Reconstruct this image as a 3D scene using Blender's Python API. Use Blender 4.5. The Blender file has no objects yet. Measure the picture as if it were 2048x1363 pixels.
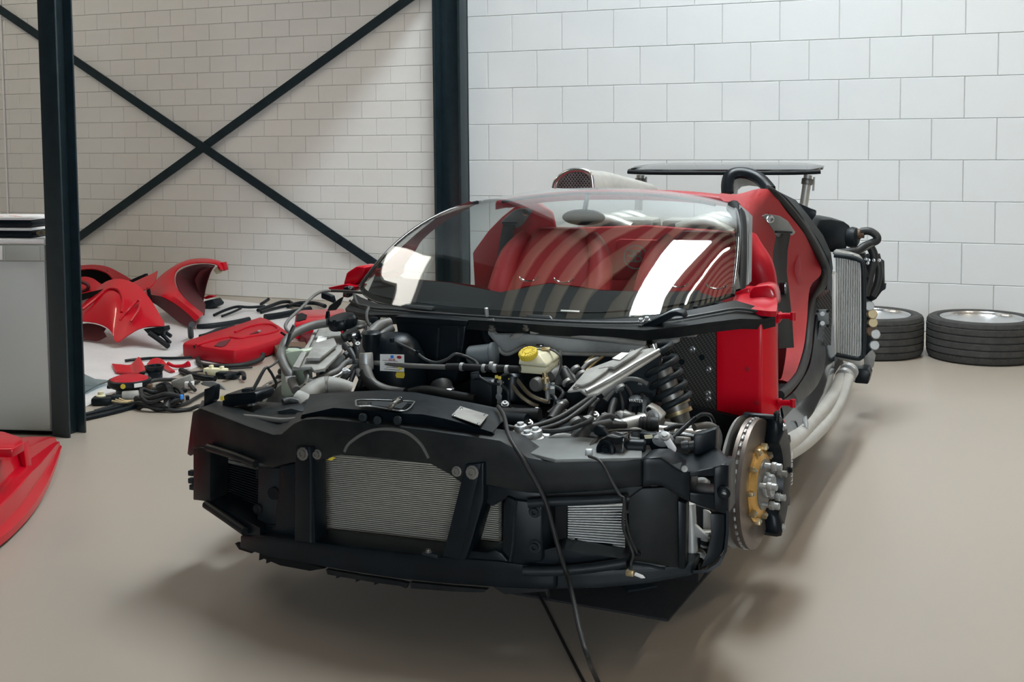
import bpy, bmesh, math, random
from mathutils import Vector, Matrix, Quaternion
random.seed(7)
V = Vector
SC = bpy.context.scene
COL = SC.collection
# ---------------------------------------------------------------- camera
FPX, PPX, PPY, CAMH = 2350.0, 1024.0, 434.0, 1.44
_p, _r, _y = math.atan(.068), .0085, math.radians(22.2)
_fw0 = V((-math.sin(_y), math.cos(_y), 0)); _rt0 = V((math.cos(_y), math.sin(_y), 0))
FW = math.cos(_p)*_fw0 + V((0, 0, -math.sin(_p)))
_up0 = _rt0.cross(FW)
RT = math.cos(_r)*_rt0 - math.sin(_r)*_up0
UP = math.cos(_r)*_up0 + math.sin(_r)*_rt0
CAM = V((0, 0, CAMH))
cd = bpy.data.cameras.new('camera'); co = bpy.data.objects.new('camera', cd); COL.objects.link(co)
cd.sensor_width = 36; cd.lens = FPX/2048*36; cd.shift_y = (PPY-681.5)/2048
cd.clip_start = .05; cd.clip_end = 100
co.matrix_world = Matrix(((RT.x, UP.x, -FW.x, CAM.x), (RT.y, UP.y, -FW.y, CAM.y), (RT.z, UP.z, -FW.z, CAM.z), (0, 0, 0, 1)))
SC.camera = co
# ---------------------------------------------------------------- world, light, exposure
SC.view_settings.view_transform = 'Standard'; SC.view_settings.look = 'None'
SC.view_settings.gamma = 1; SC.view_settings.use_curve_mapping = False
SC.view_settings.exposure = 0.38
wd = bpy.data.worlds.new('world'); SC.world = wd; wd.use_nodes = True
bg = wd.node_tree.nodes['Background']; bg.inputs[0].default_value = (.86, .93, 1, 1); bg.inputs[1].default_value = .32
SC.cycles.max_bounces = 8; SC.cycles.transparent_max_bounces = 12
def area(name, loc, size, power, color, rot=(0, 0, 0)):
    l = bpy.data.lights.new(name, 'AREA'); l.shape = 'RECTANGLE'; l.size, l.size_y = size; l.energy = power; l.color = color
    o = bpy.data.objects.new(name, l); COL.objects.link(o); o.location = loc; o.rotation_euler = rot
    return o
# ---------------------------------------------------------------- picture <-> place
def ray(px, py): return FW + RT*((px-PPX)/FPX) - UP*((py-PPY)/FPX)
def w(px, py, X=None, Y=None, Z=None):
    d = ray(px, py)
    t = X/d.x if X is not None else (Y/d.y if Y is not None else (Z-CAMH)/d.z)
    return CAM + d*t
ORG = V((-1.535, 3.6, 0))
def q(px, py, x=None, y=None, z=None):
    return w(px, py, None if x is None else x+ORG.x, None if y is None else y+ORG.y, z) - ORG
def NS(x): return -.72 + .30*x*x          # plan curve of the nose
def qn(px, py, off=0):
    y = -.6
    for _ in range(30):
        p = q(px, py, y=y); y = y*.4 + (NS(p.x)+off)*.6
    return q(px, py, y=y)
def qpl(px, py, pl, off=0):
    a, b, c = pl; n = (b-a).cross(c-a).normalized()
    if n.dot(ray(px, py)) > 0: n = -n
    o = CAM-ORG; d = ray(px, py)
    return o + d*((a+n*off-o).dot(n)/d.dot(n))
# ---------------------------------------------------------------- materials
def sr(r, g, b):
    f = lambda c: (c/255/12.92 if c/255 <= .04045 else ((c/255+.055)/1.055)**2.4)
    return (f(r), f(g), f(b), 1)
MATS = {}
def mat(name, col, rough=.5, metal=0, coat=0, var=0, vscale=8, bump=0, bscale=60, spec=.5, col2=None, emit=0, trans=0, sheen=0, coatr=.05, sss=0):
    m = bpy.data.materials.new(name); m.use_nodes = True; nt = m.node_tree; b = nt.nodes['Principled BSDF']
    b.inputs['Base Color'].default_value = col; b.inputs['Roughness'].default_value = rough; b.inputs['Metallic'].default_value = metal
    b.inputs['Coat Weight'].default_value = coat; b.inputs['Coat Roughness'].default_value = coatr
    b.inputs['Specular IOR Level'].default_value = spec
    if trans: b.inputs['Transmission Weight'].default_value = trans
    if sheen: b.inputs['Sheen Weight'].default_value = sheen
    if sss: b.inputs['Subsurface Weight'].default_value = sss; b.inputs['Subsurface Radius'].default_value = (.01, .01, .01)
    if emit: b.inputs['Emission Color'].default_value = col; b.inputs['Emission Strength'].default_value = emit
    if var or bump:
        tc = nt.nodes.new('ShaderNodeTexCoord')
    if var:
        n = nt.nodes.new('ShaderNodeTexNoise'); n.inputs['Scale'].default_value = vscale; n.inputs['Detail'].default_value = 6; n.inputs['Roughness'].default_value = .65
        nt.links.new(tc.outputs['Object'], n.inputs['Vector'])
        cr = nt.nodes.new('ShaderNodeValToRGB'); e = cr.color_ramp.elements
        e[0].position = .35; e[1].position = .7
        c2 = col2 or tuple(min(1, c*(1+var)) for c in col[:3])+(1,)
        e[0].color = col; e[1].color = c2
        nt.links.new(n.outputs['Fac'], cr.inputs['Fac']); nt.links.new(cr.outputs['Color'], b.inputs['Base Color'])
        mr = nt.nodes.new('ShaderNodeMapRange'); mr.inputs['To Min'].default_value = max(0, rough-.08); mr.inputs['To Max'].default_value = min(1, rough+.15)
        nt.links.new(n.outputs['Fac'], mr.inputs['Value']); nt.links.new(mr.outputs['Result'], b.inputs['Roughness'])
    if bump:
        n2 = nt.nodes.new('ShaderNodeTexNoise'); n2.inputs['Scale'].default_value = bscale; n2.inputs['Detail'].default_value = 3
        nt.links.new(tc.outputs['Object'], n2.inputs['Vector'])
        bp = nt.nodes.new('ShaderNodeBump'); bp.inputs['Strength'].default_value = bump; bp.inputs['Distance'].default_value = .004
        nt.links.new(n2.outputs['Fac'], bp.inputs['Height']); nt.links.new(bp.outputs['Normal'], b.inputs['Normal'])
    MATS[name] = m
    return m
mat('block', (.66, .68, .69, 1), .42, bump=.12, bscale=90, var=.05, vscale=1.3)
mat('brick', (.70, .70, .685, 1), .38, bump=.15, bscale=90, var=.06, vscale=2.5)
mat('mortar', (.74, .74, .72, 1), .7)
mat('mortar_light', (.78, .78, .77, 1), .6)
mat('steel_paint', (.008, .018, .024, 1), .30, var=.6, vscale=14, coat=.12, coatr=.2)
mat('epoxy', (.36, .316, .268, 1), .30, var=.05, vscale=.7, bump=.03, bscale=240, spec=.40)
mat('plaster', (.24, .24, .235, 1), .8)
mat('deck', (.62, .53, .42, 1), .6)
mat('deck_dark', (.022, .027, .03, 1), .6)
mat('red', (.47, .0010, .013, 1), .34, coat=.38, coatr=.05, spec=.2)
mat('red_satin', (.64, .001, .015, 1), .42, coat=.12, coatr=.2, spec=.15)
mat('red_in', (.40, .003, .014, 1), .5, coat=.1, coatr=.3, spec=.25)
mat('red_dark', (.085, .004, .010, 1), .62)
mat('leather', (.33, .014, .021, 1), .52, bump=.2, bscale=300)
mat('leather_dark', (.12, .012, .016, 1), .6, bump=.2, bscale=300)
mat('blk', (.0035, .0060, .0085, 1), .32, var=1.0, vscale=9, spec=.2)
mat('blk_dust', (.0045, .0070, .0090, 1), .45, var=2.2, vscale=7, col2=(.020, .022, .022, 1), spec=.2)
mat('dust', (.10, .10, .095, 1), .8)
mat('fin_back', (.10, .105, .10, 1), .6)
mat('fin', (.62, .63, .62, 1), .4, metal=.3)
mat('fin_dull', (.56, .55, .49, 1), .5, metal=.3)
mat('blk_matt', (.0040, .0055, .0070, 1), .6, spec=.2)
mat('blk_gloss', (.006, .008, .010, 1), .12, coat=.6)
mat('blk_mid', (.009, .013, .016, 1), .45, var=.9, vscale=12, spec=.25)
mat('rubber', (.009, .010, .011, 1), .5, var=.9, vscale=20, spec=.35)
mat('hose', (.016, .018, .019, 1), .45, var=.9, vscale=30, spec=.4)
mat('hose_grey', (.11, .11, .105, 1), .5)
mat('tyre', (.030, .030, .029, 1), .78, var=.9, vscale=25, bump=.3, bscale=150)
mat('alu', (.40, .41, .41, 1), .46, metal=.75, var=.35, vscale=14)
mat('alu_dusty', (.21, .21, .20, 1), .62, metal=.3, var=.8, vscale=10)
mat('alu_bright', (.72, .73, .74, 1), .25, metal=1)
mat('chrome', (.85, .86, .87, 1), .08, metal=1)
mat('steel_dk', (.16, .155, .145, 1), .42, metal=.75, var=.8, vscale=18)
mat('disc', (.15, .125, .11, 1), .42, metal=.75, var=.5, vscale=8)
mat('gold', (.60, .37, .12, 1), .35, metal=.85, var=.3, vscale=30)
mat('brass', (.42, .34, .20, 1), .4, metal=.8)
mat('silverpaint', (.44, .435, .41, 1), .42, metal=.45, var=.25, vscale=9)
mat('greypaint', (.12, .13, .13, 1), .45, var=.5, vscale=9)
mat('frame_grey', (.24, .25, .25, 1), .5, metal=.2, var=.5, vscale=9)
mat('motor', (.20, .23, .25, 1), .4, metal=.3)
mat('tank', (.66, .63, .46, 1), .4, sss=.3)
mat('tank_green', (.42, .50, .40, 1), .45, sss=.2)
mat('yellow', (.78, .60, .06, 1), .45)
mat('yellow_dk', (.30, .22, .02, 1), .6)
mat('paper', (.80, .80, .77, 1), .6)
mat('ink', (.03, .03, .04, 1), .7)
mat('blue', (.02, .22, .75, 1), .4)
mat('label_red', (.35, .01, .03, 1), .5)
mat('orange', (.75, .12, .02, 1), .5)
mat('applwhite', (.50, .52, .50, 1), .35)
mat('applgrey', (.42, .44, .41, 1), .45)
mat('whiteplast', (.75, .74, .74, 1), .4)
mat('belt', (.010, .011, .012, 1), .7)
mat('trimgrey', (.16, .17, .17, 1), .35, metal=.3)
mat('cream', (.74, .70, .48, 1), .5)
mat('foil', (.62, .61, .62, 1), .35, bump=.9, bscale=45, var=.12, vscale=5)
mat('mat_blk', (.012, .012, .013, 1), .8, bump=.5, bscale=400, var=1.2, vscale=60)
mat('brown', (.12, .07, .04, 1), .6)
def tube_light(name, col, s):
    m = mat(name, col, .5, emit=s); return m
tube_light('skylight', (.84, .94, 1, 1), 30)
tube_light('skylight_dim', (1, .95, .88, 1), 2.8)
tube_light('tubeglow', (1, .88, .70, 1), 100)
tube_light('windowglow', (.84, .93, 1, 1), 17)
# carbon weave
def carbon():
    m = mat('carbon', (.02, .02, .02, 1), .35, coat=.4); nt = m.node_tree; b = nt.nodes['Principled BSDF']
    tc = nt.nodes.new('ShaderNodeTexCoord'); mp = nt.nodes.new('ShaderNodeMapping'); mp.inputs['Rotation'].default_value = (0, .6, 0)
    wv = nt.nodes.new('ShaderNodeTexWave'); wv.wave_type = 'BANDS'; wv.bands_direction = 'X'; wv.inputs['Scale'].default_value = 26
    wv2 = nt.nodes.new('ShaderNodeTexWave'); wv2.wave_type = 'BANDS'; wv2.bands_direction = 'Z'; wv2.inputs['Scale'].default_value = 40
    mx = nt.nodes.new('ShaderNodeMath'); mx.operation = 'MULTIPLY'
    cr = nt.nodes.new('ShaderNodeValToRGB'); cr.color_ramp.elements[0].color = (.012, .014, .014, 1); cr.color_ramp.elements[1].color = (.13, .12, .095, 1)
    nt.links.new(tc.outputs['Object'], mp.inputs['Vector']); nt.links.new(mp.outputs[0], wv.inputs['Vector']); nt.links.new(mp.outputs[0], wv2.inputs['Vector'])
    nt.links.new(wv.outputs['Fac'], mx.inputs[0]); nt.links.new(wv2.outputs['Fac'], mx.inputs[1])
    nt.links.new(mx.outputs[0], cr.inputs['Fac']); nt.links.new(cr.outputs['Color'], b.inputs['Base Color'])
carbon()
def glass(name, tint, ior=1.55):
    m = bpy.data.materials.new(name); m.use_nodes = True; nt = m.node_tree; nt.nodes.clear()
    out = nt.nodes.new('ShaderNodeOutputMaterial'); mx = nt.nodes.new('ShaderNodeMixShader')
    tr = nt.nodes.new('ShaderNodeBsdfTransparent'); tr.inputs[0].default_value = tint
    gl = nt.nodes.new('ShaderNodeBsdfGlossy'); gl.inputs['Roughness'].default_value = .004; gl.inputs['Color'].default_value = (1, 1, 1, 1)
    fr = nt.nodes.new('ShaderNodeFresnel'); ge = nt.nodes.new('ShaderNodeNewGeometry')
    mr = nt.nodes.new('ShaderNodeMapRange'); mr.inputs['To Min'].default_value = ior; mr.inputs['To Max'].default_value = 1/ior
    nt.links.new(ge.outputs['Backfacing'], mr.inputs['Value']); nt.links.new(mr.outputs['Result'], fr.inputs['IOR'])
    nt.links.new(fr.outputs['Fac'], mx.inputs[0]); nt.links.new(tr.outputs[0], mx.inputs[1]); nt.links.new(gl.outputs[0], mx.inputs[2])
    nt.links.new(mx.outputs[0], out.inputs[0]); MATS[name] = m
glass('glass', (.92, .95, .94, 1), 1.74)
glass('glass_blue', (.55, .68, .72, 1), 1.5)
# ---------------------------------------------------------------- mesh helpers
def mesh(name, vs, fs, smooth=None):
    me = bpy.data.meshes.new(name); me.from_pydata([tuple(v) for v in vs], [], fs); me.validate()
    bm = bmesh.new(); bm.from_mesh(me); bmesh.ops.recalc_face_normals(bm, faces=bm.faces); bm.to_mesh(me); bm.free()
    if smooth is not None:
        for p in me.polygons: p.use_smooth = True
        me.set_sharp_from_angle(angle=math.radians(smooth))
    return me
def ob(name, me, m=None, parent=None):
    o = bpy.data.objects.new(name, me); COL.objects.link(o)
    if m is not None:
        if isinstance(m, str): m = MATS[m]
        if not me.materials: me.materials.append(m)
        elif me.materials[0] != m: me.materials[0] = m
    if parent: o.parent = parent
    return o
def thing(name, label, cat, loc=(0, 0, 0), rz=0, group=None):
    o = bpy.data.objects.new(name, None); COL.objects.link(o); o.location = loc; o.rotation_euler = (0, 0, rz)
    o['label'] = label; o['category'] = cat
    if group: o['group'] = group
    o.empty_display_size = .1
    return o
def tag(o, label, cat, group=None):
    o['label'] = label; o['category'] = cat
    if group: o['group'] = group
    return o
def struct(o): o['kind'] = 'structure'; return o
def basis(d, hint=None):
    d = V(d).normalized(); h = V(hint) if hint is not None else (V((0, 0, 1)) if abs(d.z) < .9 else V((1, 0, 0)))
    a = h.cross(d)
    if a.length < 1e-6: a = V((0, 1, 0)).cross(d)
    a.normalize(); return a, d.cross(a), d
def bevel(me, r, seg=2, ang=30):
    bm = bmesh.new(); bm.from_mesh(me)
    es = [e for e in bm.edges if len(e.link_faces) == 2 and e.calc_face_angle(0) > math.radians(ang)]
    bmesh.ops.bevel(bm, geom=es, offset=r, segments=seg, affect='EDGES', profile=.5, clamp_overlap=True)
    bm.to_mesh(me); bm.free()
    for p in me.polygons: p.use_smooth = True
    me.set_sharp_from_angle(angle=math.radians(40))
    return me
def boxm(c, s, rot=None, bev=0, name='box'):
    c = V(c); hx, hy, hz = s[0]/2, s[1]/2, s[2]/2
    R = rot if rot is not None else Matrix.Identity(3)
    vs = [c + R@V((x, y, z)) for z in (-hz, hz) for x, y in ((-hx, -hy), (hx, -hy), (hx, hy), (-hx, hy))]
    me = mesh(name, vs, [(0, 3, 2, 1), (4, 5, 6, 7), (0, 1, 5, 4), (1, 2, 6, 5), (2, 3, 7, 6), (3, 0, 4, 7)])
    if bev: bevel(me, bev)
    return me
def RZ(a, b=0, c=0): return (Matrix.Rotation(a, 3, 'Z') @ Matrix.Rotation(b, 3, 'Y') @ Matrix.Rotation(c, 3, 'X'))
def spline(pts, sub=6, closed=False):
    pts = [V(p) for p in pts]; n = len(pts)
    if n < 3 or sub <= 1: return pts
    out = []
    rng = range(n if closed else n-1)
    for i in rng:
        g = lambda k: pts[k % n] if closed else pts[max(0, min(n-1, k))]
        p0, p1, p2, p3 = g(i-1), g(i), g(i+1), g(i+2)
        for s in range(sub):
            t = s/sub
            out.append(.5*((2*p1) + (p2-p0)*t + (2*p0-5*p1+4*p2-p3)*t*t + (3*p1-p0-3*p2+p3)*t**3))
    if not closed: out.append(pts[-1])
    return out
def tubem(pts, r, n=10, sub=6, closed=False, name='tube', rb=None, hint=None, smooth=50):
    raw = pts; pts = spline(pts, sub, closed); m = len(pts)
    if isinstance(r, (list, tuple)):
        rr = []
        for i in range(m):
            t = i/(m-1)*(len(r)-1); k = min(len(r)-2, int(t)); rr.append(r[k]*(1-(t-k))+r[k+1]*(t-k))
    else: rr = [r]*m
    vs, fs = [], []
    tan0 = None; a = None
    for i in range(m):
        t = (pts[(i+1) % m]-pts[i-1]) if closed else (pts[min(i+1, m-1)]-pts[max(i-1, 0)])
        t.normalize()
        if a is None: a, b_, _ = basis(t, hint)
        else:
            qd = tan0.rotation_difference(t); a = qd @ a; a = (a - t*a.dot(t)).normalized()
        b_ = t.cross(a); tan0 = t
        for k in range(n):
            th = 2*math.pi*(k+.5)/n
            vs.append(pts[i] + a*math.cos(th)*rr[i] + b_*math.sin(th)*(rr[i] if rb is None else rb))
    for i in range(m if closed else m-1):
        j = (i+1) % m
        for k in range(n): fs.append((i*n+k, i*n+(k+1) % n, j*n+(k+1) % n, j*n+k))
    if not closed: fs += [tuple(range(n))[::-1], tuple((m-1)*n+k for k in range(n))]
    return mesh(name, vs, fs, smooth)
def barm(p, s, wd, th, hint=(0, 0, 1), name='bar', bev=0):
    """flat bar from p to s, width across, thickness along hint side"""
    p, s = V(p), V(s); a, b, d = basis(s-p, hint)
    vs = [e + a*x*wd/2 + b*y*th/2 for e in (p, s) for x, y in ((-1, -1), (1, -1), (1, 1), (-1, 1))]
    me = mesh(name, vs, [(0, 1, 2, 3), (4, 7, 6, 5), (0, 4, 5, 1), (1, 5, 6, 2), (2, 6, 7, 3), (3, 7, 4, 0)])
    if bev: bevel(me, bev)
    return me
def lathem(prof, org, ax, n=24, name='lathe', smooth=35, hint=None):
    a, b, d = basis(ax, hint); org = V(org); vs, fs = [], []
    for r, h in prof:
        for k in range(n):
            t = 2*math.pi*k/n; vs.append(org + d*h + (a*math.cos(t)+b*math.sin(t))*r)
    m = len(prof)
    for i in range(m-1):
        for k in range(n): fs.append((i*n+k, i*n+(k+1) % n, (i+1)*n+(k+1) % n, (i+1)*n+k))
    if prof[0][0] > 1e-6 and prof[0] != prof[-1]: fs.append(tuple(range(n))[::-1])
    if prof[-1][0] > 1e-6 and prof[0] != prof[-1]: fs.append(tuple((m-1)*n+k for k in range(n)))
    me = mesh(name, vs, fs, smooth)
    bm = bmesh.new(); bm.from_mesh(me); bmesh.ops.remove_doubles(bm, verts=bm.verts, dist=1e-6); bm.to_mesh(me); bm.free()
    return me
def prismm(out, vec, name='prism', bev=0, smooth=None):
    out = [V(p) for p in out]; vec = V(vec); n = len(out)
    vs = out + [p+vec for p in out]
    fs = [tuple(range(n)), tuple(range(2*n-1, n-1, -1))] + [(i, i+n, (i+1) % n+n, (i+1) % n) for i in range(n)]
    me = mesh(name, vs, fs)
    bm = bmesh.new(); bm.from_mesh(me); bmesh.ops.triangulate(bm, faces=[f for f in bm.faces if len(f.verts) > 4]); bm.to_mesh(me); bm.free()
    if bev: bevel(me, bev)
    elif smooth:
        for p in me.polygons: p.use_smooth = True
        me.set_sharp_from_angle(angle=math.radians(smooth))
    return me
def gridm(rows, th=0, dirv=None, name='sheet', smooth=40, closed=False):
    """sheet through rows of points, th thick along dirv (or along its own normals)"""
    R, Cn = len(rows), len(rows[0]); P = [[V(p) for p in r] for r in rows]
    vs = [p for r in P for p in r]; fs = []
    cc = Cn if closed else Cn-1
    for i in range(R-1):
        for j in range(cc): fs.append((i*Cn+j, i*Cn+(j+1) % Cn, (i+1)*Cn+(j+1) % Cn, (i+1)*Cn+j))
    if th:
        off = R*Cn
        for i in range(R):
            for j in range(Cn):
                if dirv is not None: n = V(dirv)
                else:
                    j0, j1 = ((j-1) % Cn, (j+1) % Cn) if closed else (max(0, j-1), min(Cn-1, j+1))
                    n = (P[i][j1]-P[i][j0]).cross(P[min(R-1, i+1)][j]-P[max(0, i-1)][j])
                    n = n.normalized() if n.length > 1e-9 else V((0, 0, 1))
                vs.append(P[i][j]+n*th)
        fs += [tuple(x+off for x in f[::-1]) for f in fs]
        for i in range(R-1):
            if closed: break
            for j in (0, Cn-1): fs.append((i*Cn+j, (i+1)*Cn+j, (i+1)*Cn+j+off, i*Cn+j+off))
        for j in range(cc):
            for i in (0, R-1): fs.append((i*Cn+j, i*Cn+(j+1) % Cn, i*Cn+(j+1) % Cn+off, i*Cn+j+off))
    return mesh(name, vs, fs, smooth)
def stripm(cols, fn, vec, name='strip', sub=3, smooth=40, bev=0):
    """cols of (px, top, bottom) picture points laid on surface fn and made solid along vec"""
    top, bot = [], []
    for i, (x, t, b) in enumerate(cols):
        top.append(fn(x, t)); bot.append(fn(x, b))
    mid = [[a.lerp(b, k/sub) for a, b in zip(top, bot)] for k in range(sub+1)]
    me = gridm(mid, 1, vec, name, smooth)
    if bev: bevel(me, bev, 2, 50)
    return me
def boltm(p, ax, r=.009, h=.008, name='bolt'):
    return lathem([(r*1.5, 0), (r*1.5, h*.25), (r, h*.3), (r, h), (r*.5, h), (r*.45, h*.5), (0, h*.5)], p, ax, 6 if r < .006 else 10, name, 30)
def textm(s, size, name='lettering', ext=.0004):
    c = bpy.data.curves.new('t', 'FONT'); c.body = s; c.size = size; c.extrude = ext; c.align_x = 'CENTER'; c.align_y = 'CENTER'; c.resolution_u = 2
    o = bpy.data.objects.new('t', c); COL.objects.link(o); bpy.context.view_layer.update()
    me = bpy.data.meshes.new_from_object(o.evaluated_get(bpy.context.evaluated_depsgraph_get()))
    bpy.data.objects.remove(o); bpy.data.curves.remove(c); me.name = name
    return me
def place(me, org, xax, yax):
    x = V(xax).normalized(); z = x.cross(V(yax)).normalized(); y = z.cross(x)
    me.transform(Matrix(((x.x, y.x, z.x, org[0]), (x.y, y.y, z.y, org[1]), (x.z, y.z, z.z, org[2]), (0, 0, 0, 1))))
    return me
def link_copy(src, parent=None, loc=None):
    c = src.copy(); COL.objects.link(c)
    if parent is not None: c.parent = parent
    if loc is not None: c.location = loc
    return c
# ================================================================= THE ROOM
WY = 9.0; CEIL = 6.0
fl = struct(ob('floor', mesh('floor', [(-13, -6, 0), (6, -6, 0), (6, 9.3, 0), (-13, 9.3, 0)], [(0, 1, 2, 3)]), 'epoxy'))
def wallbox(name, x0, x1, y0, y1, z1=CEIL, m='mortar'):
    return struct(ob(name, boxm(((x0+x1)/2, (y0+y1)/2, z1/2), (x1-x0, y1-y0, z1)), m))
wl = wallbox('wall_back_left', -13, -4.19, WY+.012, WY+.25, m='mortar')
wr = wallbox('wall_back_right', -4.19, 6, WY+.012, WY+.25, m='mortar_light')
wallbox('wall_left', -13.3, -13, -6, 9.25, m='plaster'); wallbox('wall_right', 6, 6.3, -6, 9.25, m='plaster'); wallbox('wall_front', -13, 6, -6.3, -6, m='greypaint')
def blockmesh(W_, H_, ch, dp=.03, gap=.0015):
    x, z = W_/2-gap, H_/2-gap; d = 0
    vs = [(-x, dp, -z), (x, dp, -z), (x, dp, z), (-x, dp, z), (-x, ch, -z), (x, ch, -z), (x, ch, z), (-x, ch, z), (-x+ch, 0, -z+ch), (x-ch, 0, -z+ch), (x-ch, 0, z-ch), (-x+ch, 0, z-ch)]
    fs = [(3, 2, 1, 0), (8, 9, 10, 11)] + [(i, (i+1) % 4, (i+1) % 4+4, i+4) for i in range(4)] + [(i+4, (i+1) % 4+4, (i+1) % 4+8, i+8) for i in range(4)]
    return mesh('block', vs, fs)
def courses(parent, name, W_, H_, z0, x_ref, even_shift, xa, xb, ztop, ch, m):
    cache = {}; k = 0; z = z0
    while z > 0: z -= H_; k -= 1
    while z < ztop:
        za, zb = max(0, z), min(z+H_, CEIL); sh = W_/2 if (k % 2) else 0
        i0 = math.floor((xa-x_ref-sh)/W_)
        x = x_ref+sh+i0*W_
        while x < xb:
            a, b = max(x, xa), min(x+W_, xb)
            if b-a > .03 and zb-za > .02:
                key = (round(b-a, 3), round(zb-za, 3))
                if key not in cache: cache[key] = blockmesh(b-a, zb-za, ch)
                o = ob(name, cache[key], m, parent); o.location = ((a+b)/2, WY, (za+zb)/2)
            x += W_
        z += H_; k += 1
courses(wr, 'block', .4345, .2975, 1.844, -3.879+.4345*0, 0, -4.06, 1.1, 4.9, .0035, 'block')
courses(wl, 'brick', .2865, .1472, 1.612, -4.647+.14325, 0, -9.35, -4.31, 2.85, .003, 'brick')
# ceiling: tan ribs on the right bay, shade in their gaps painted dark, dark flat panels on the left bay
SPLITX = -3.9
ce = struct(ob('ceiling', boxm(((SPLITX+6)/2, 1.6, CEIL+.05), (6-SPLITX, 15.4, .1)), 'deck_dark'))
rib_me = boxm((0, 1.6, 0), (.20, 15.3, .11), bev=.012)
for k in range(25):
    r_ = ob('rib', rib_me, 'deck', ce); r_.location = (SPLITX+.12+.40*k, 0, CEIL-.055)
cl = struct(ob('ceiling', boxm(((SPLITX-13)/2, 1.6, CEIL+.05), (SPLITX+13, 15.4, .1)), 'deck_dark'))
# steel frame
def hbeam(name, label, x, y, z0, z1, bw, hh, tf, tw, along='X', kids=True):
    """I-section upright; along = the axis its web runs in"""
    t = thing(name, label, 'column', (x, y, 0))
    def bx(n, cx, cy, sx, sy): ob(n, boxm((cx, cy, (z0+z1)/2), (sx, sy, z1-z0), bev=.002), 'steel_paint', t)
    if along == 'Y':
        bx('flange', 0, -hh/2+tf/2, bw, tf); bx('flange', 0, hh/2-tf/2, bw, tf); bx('web', 0, 0, tw, hh-2*tf)
    else:
        bx('flange', -hh/2+tf/2, 0, tf, bw); bx('flange', hh/2-tf/2, 0, tf, bw); bx('web', 0, 0, hh-2*tf, tw)
    return t
hbeam('steel_column', 'dark blue-green steel column standing beside the pale grey appliance', -4.178, 4.45, 0, CEIL, .106, .118, .011, .008, 'Y')
hbeam('steel_column', 'dark steel column set where the brick wall meets the large white blocks', -4.185, 8.965, 0, CEIL, .24, .25, .022, .012, 'X')
for a, b, lb in (((-9.35, 2.885), (-4.33, 0.0), 'dark flat steel brace falling from upper left to the column foot'), ((-9.35, -.15), (-4.33, 2.765), 'dark flat steel brace rising from lower left to the top of the column')):
    p, s = V((a[0], 8.955 if b[1] < 1 else 8.972, a[1])), V((b[0], 8.955 if b[1] < 1 else 8.972, b[1]))
    if p.z < 0: p = p.lerp(s, .16/(s.z-p.z))
    tag(ob('wall_brace', barm(p, s, .078, .012, (0, 1, 0)), 'steel_paint'), lb, 'brace')
tag(ob('wall_conduit', tubem([(-9.13, 8.985, 0), (-9.13, 8.985, 3.4)], .011, 8, 1), 'whiteplast'), 'thin white conduit running up the brick wall at far left', 'pipe')
# deep beam over the column line: unseen, shaped to throw the slanting shade on the bricks
bm_ = struct(ob('shade_beam', boxm((-4.24, 7.42, (2.86+CEIL)/2), (.16, 3.10, CEIL-2.86)), 'deck_dark'))
# daylight strips in the roof and tube fittings
def strip(lb, x0, x1, y0, y1, m):
    sk = thing('skylight', lb, 'skylight', (0, 0, 0))
    ob('pane', boxm(((x0+x1)/2, (y0+y1)/2, CEIL-.13), (x1-x0, y1-y0, .03)), m, sk)
    for x in (x0-.03, x1+.03): ob('kerb', boxm((x, (y0+y1)/2, CEIL-.08), (.06, y1-y0+.12, .15)), 'whiteplast', sk)
strip('bright daylight strip let into the roof deck over the car', -2.0, -1.1, 4.1, 7.3, 'skylight')
strip('dim daylight strip let into the dark roof over the loose panels', -6.9, -6.0, 1.5, 8.8, 'skylight_dim')
for (x, y, L, lb) in ((-.35, 5.4, 2.2, 'long tube lamp hung under the roof deck over the car'), (3.2, 5.6, 3.0, 'added unseen tube lamp lighting the roof deck right of the wheels'), (-9.6, 5.6, 3.4, 'added unseen fill tube lamp over the bay with the loose panels')):  # last two tubes are added: one lights the ribs, one fills the left bay
    t = thing('tube_lamp', lb, 'lamp', (x, y, CEIL-.75)); ob('housing', boxm((0, 0, .05), (.12, L, .06), bev=.01), 'whiteplast', t)
    ob('glass_tube', tubem([(0, -L/2, 0), (0, L/2, 0)], .025, 10, 1), 'tubeglow', t)
wn = struct(ob('window_1', boxm((2.6, -5.98, 2.0), (2.6, .03, 2.4)), 'windowglow'))
for x in (1.27, 2.6, 3.93): ob('window_frame', boxm((x, -5.95, 2.0), (.08, .06, 2.5)), 'steel_paint', wn)
for z in (.77, 3.23): ob('window_frame', boxm((2.6, -5.95, z), (2.74, .06, .08)), 'steel_paint', wn)
# ================================================================= THE CAR
CAR = thing('car', 'red sports car stripped of its body panels, front structure and engine bay laid bare', 'car', ORG)
def part(name, me, m, parent=None): return ob(name, me, m, parent or CAR)
BACK = lambda d: (0, d, 0)
N0 = lambda px, py: qn(px, py, 0)
def NO(o): return lambda px, py: qn(px, py, o)
def YP(y): return lambda px, py: q(px, py, y=y)
def XP(x): return lambda px, py: q(px, py, x=x)
def ZP(z): return lambda px, py: q(px, py, z=z)
def pipe(name, pts, r, m, parent=None, n=10, sub=6, **k):
    """pts: (px, py, y) picture point and depth in the car"""
    return part(name, tubem([q(a, b, y=c) for a, b, c in pts], r, n, sub, **k), m, parent)
def slab(name, px, fn, vec, m, parent=None, bev=0):
    return part(name, prismm([fn(*p) for p in px], vec, bev=bev), m, parent)
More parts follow.
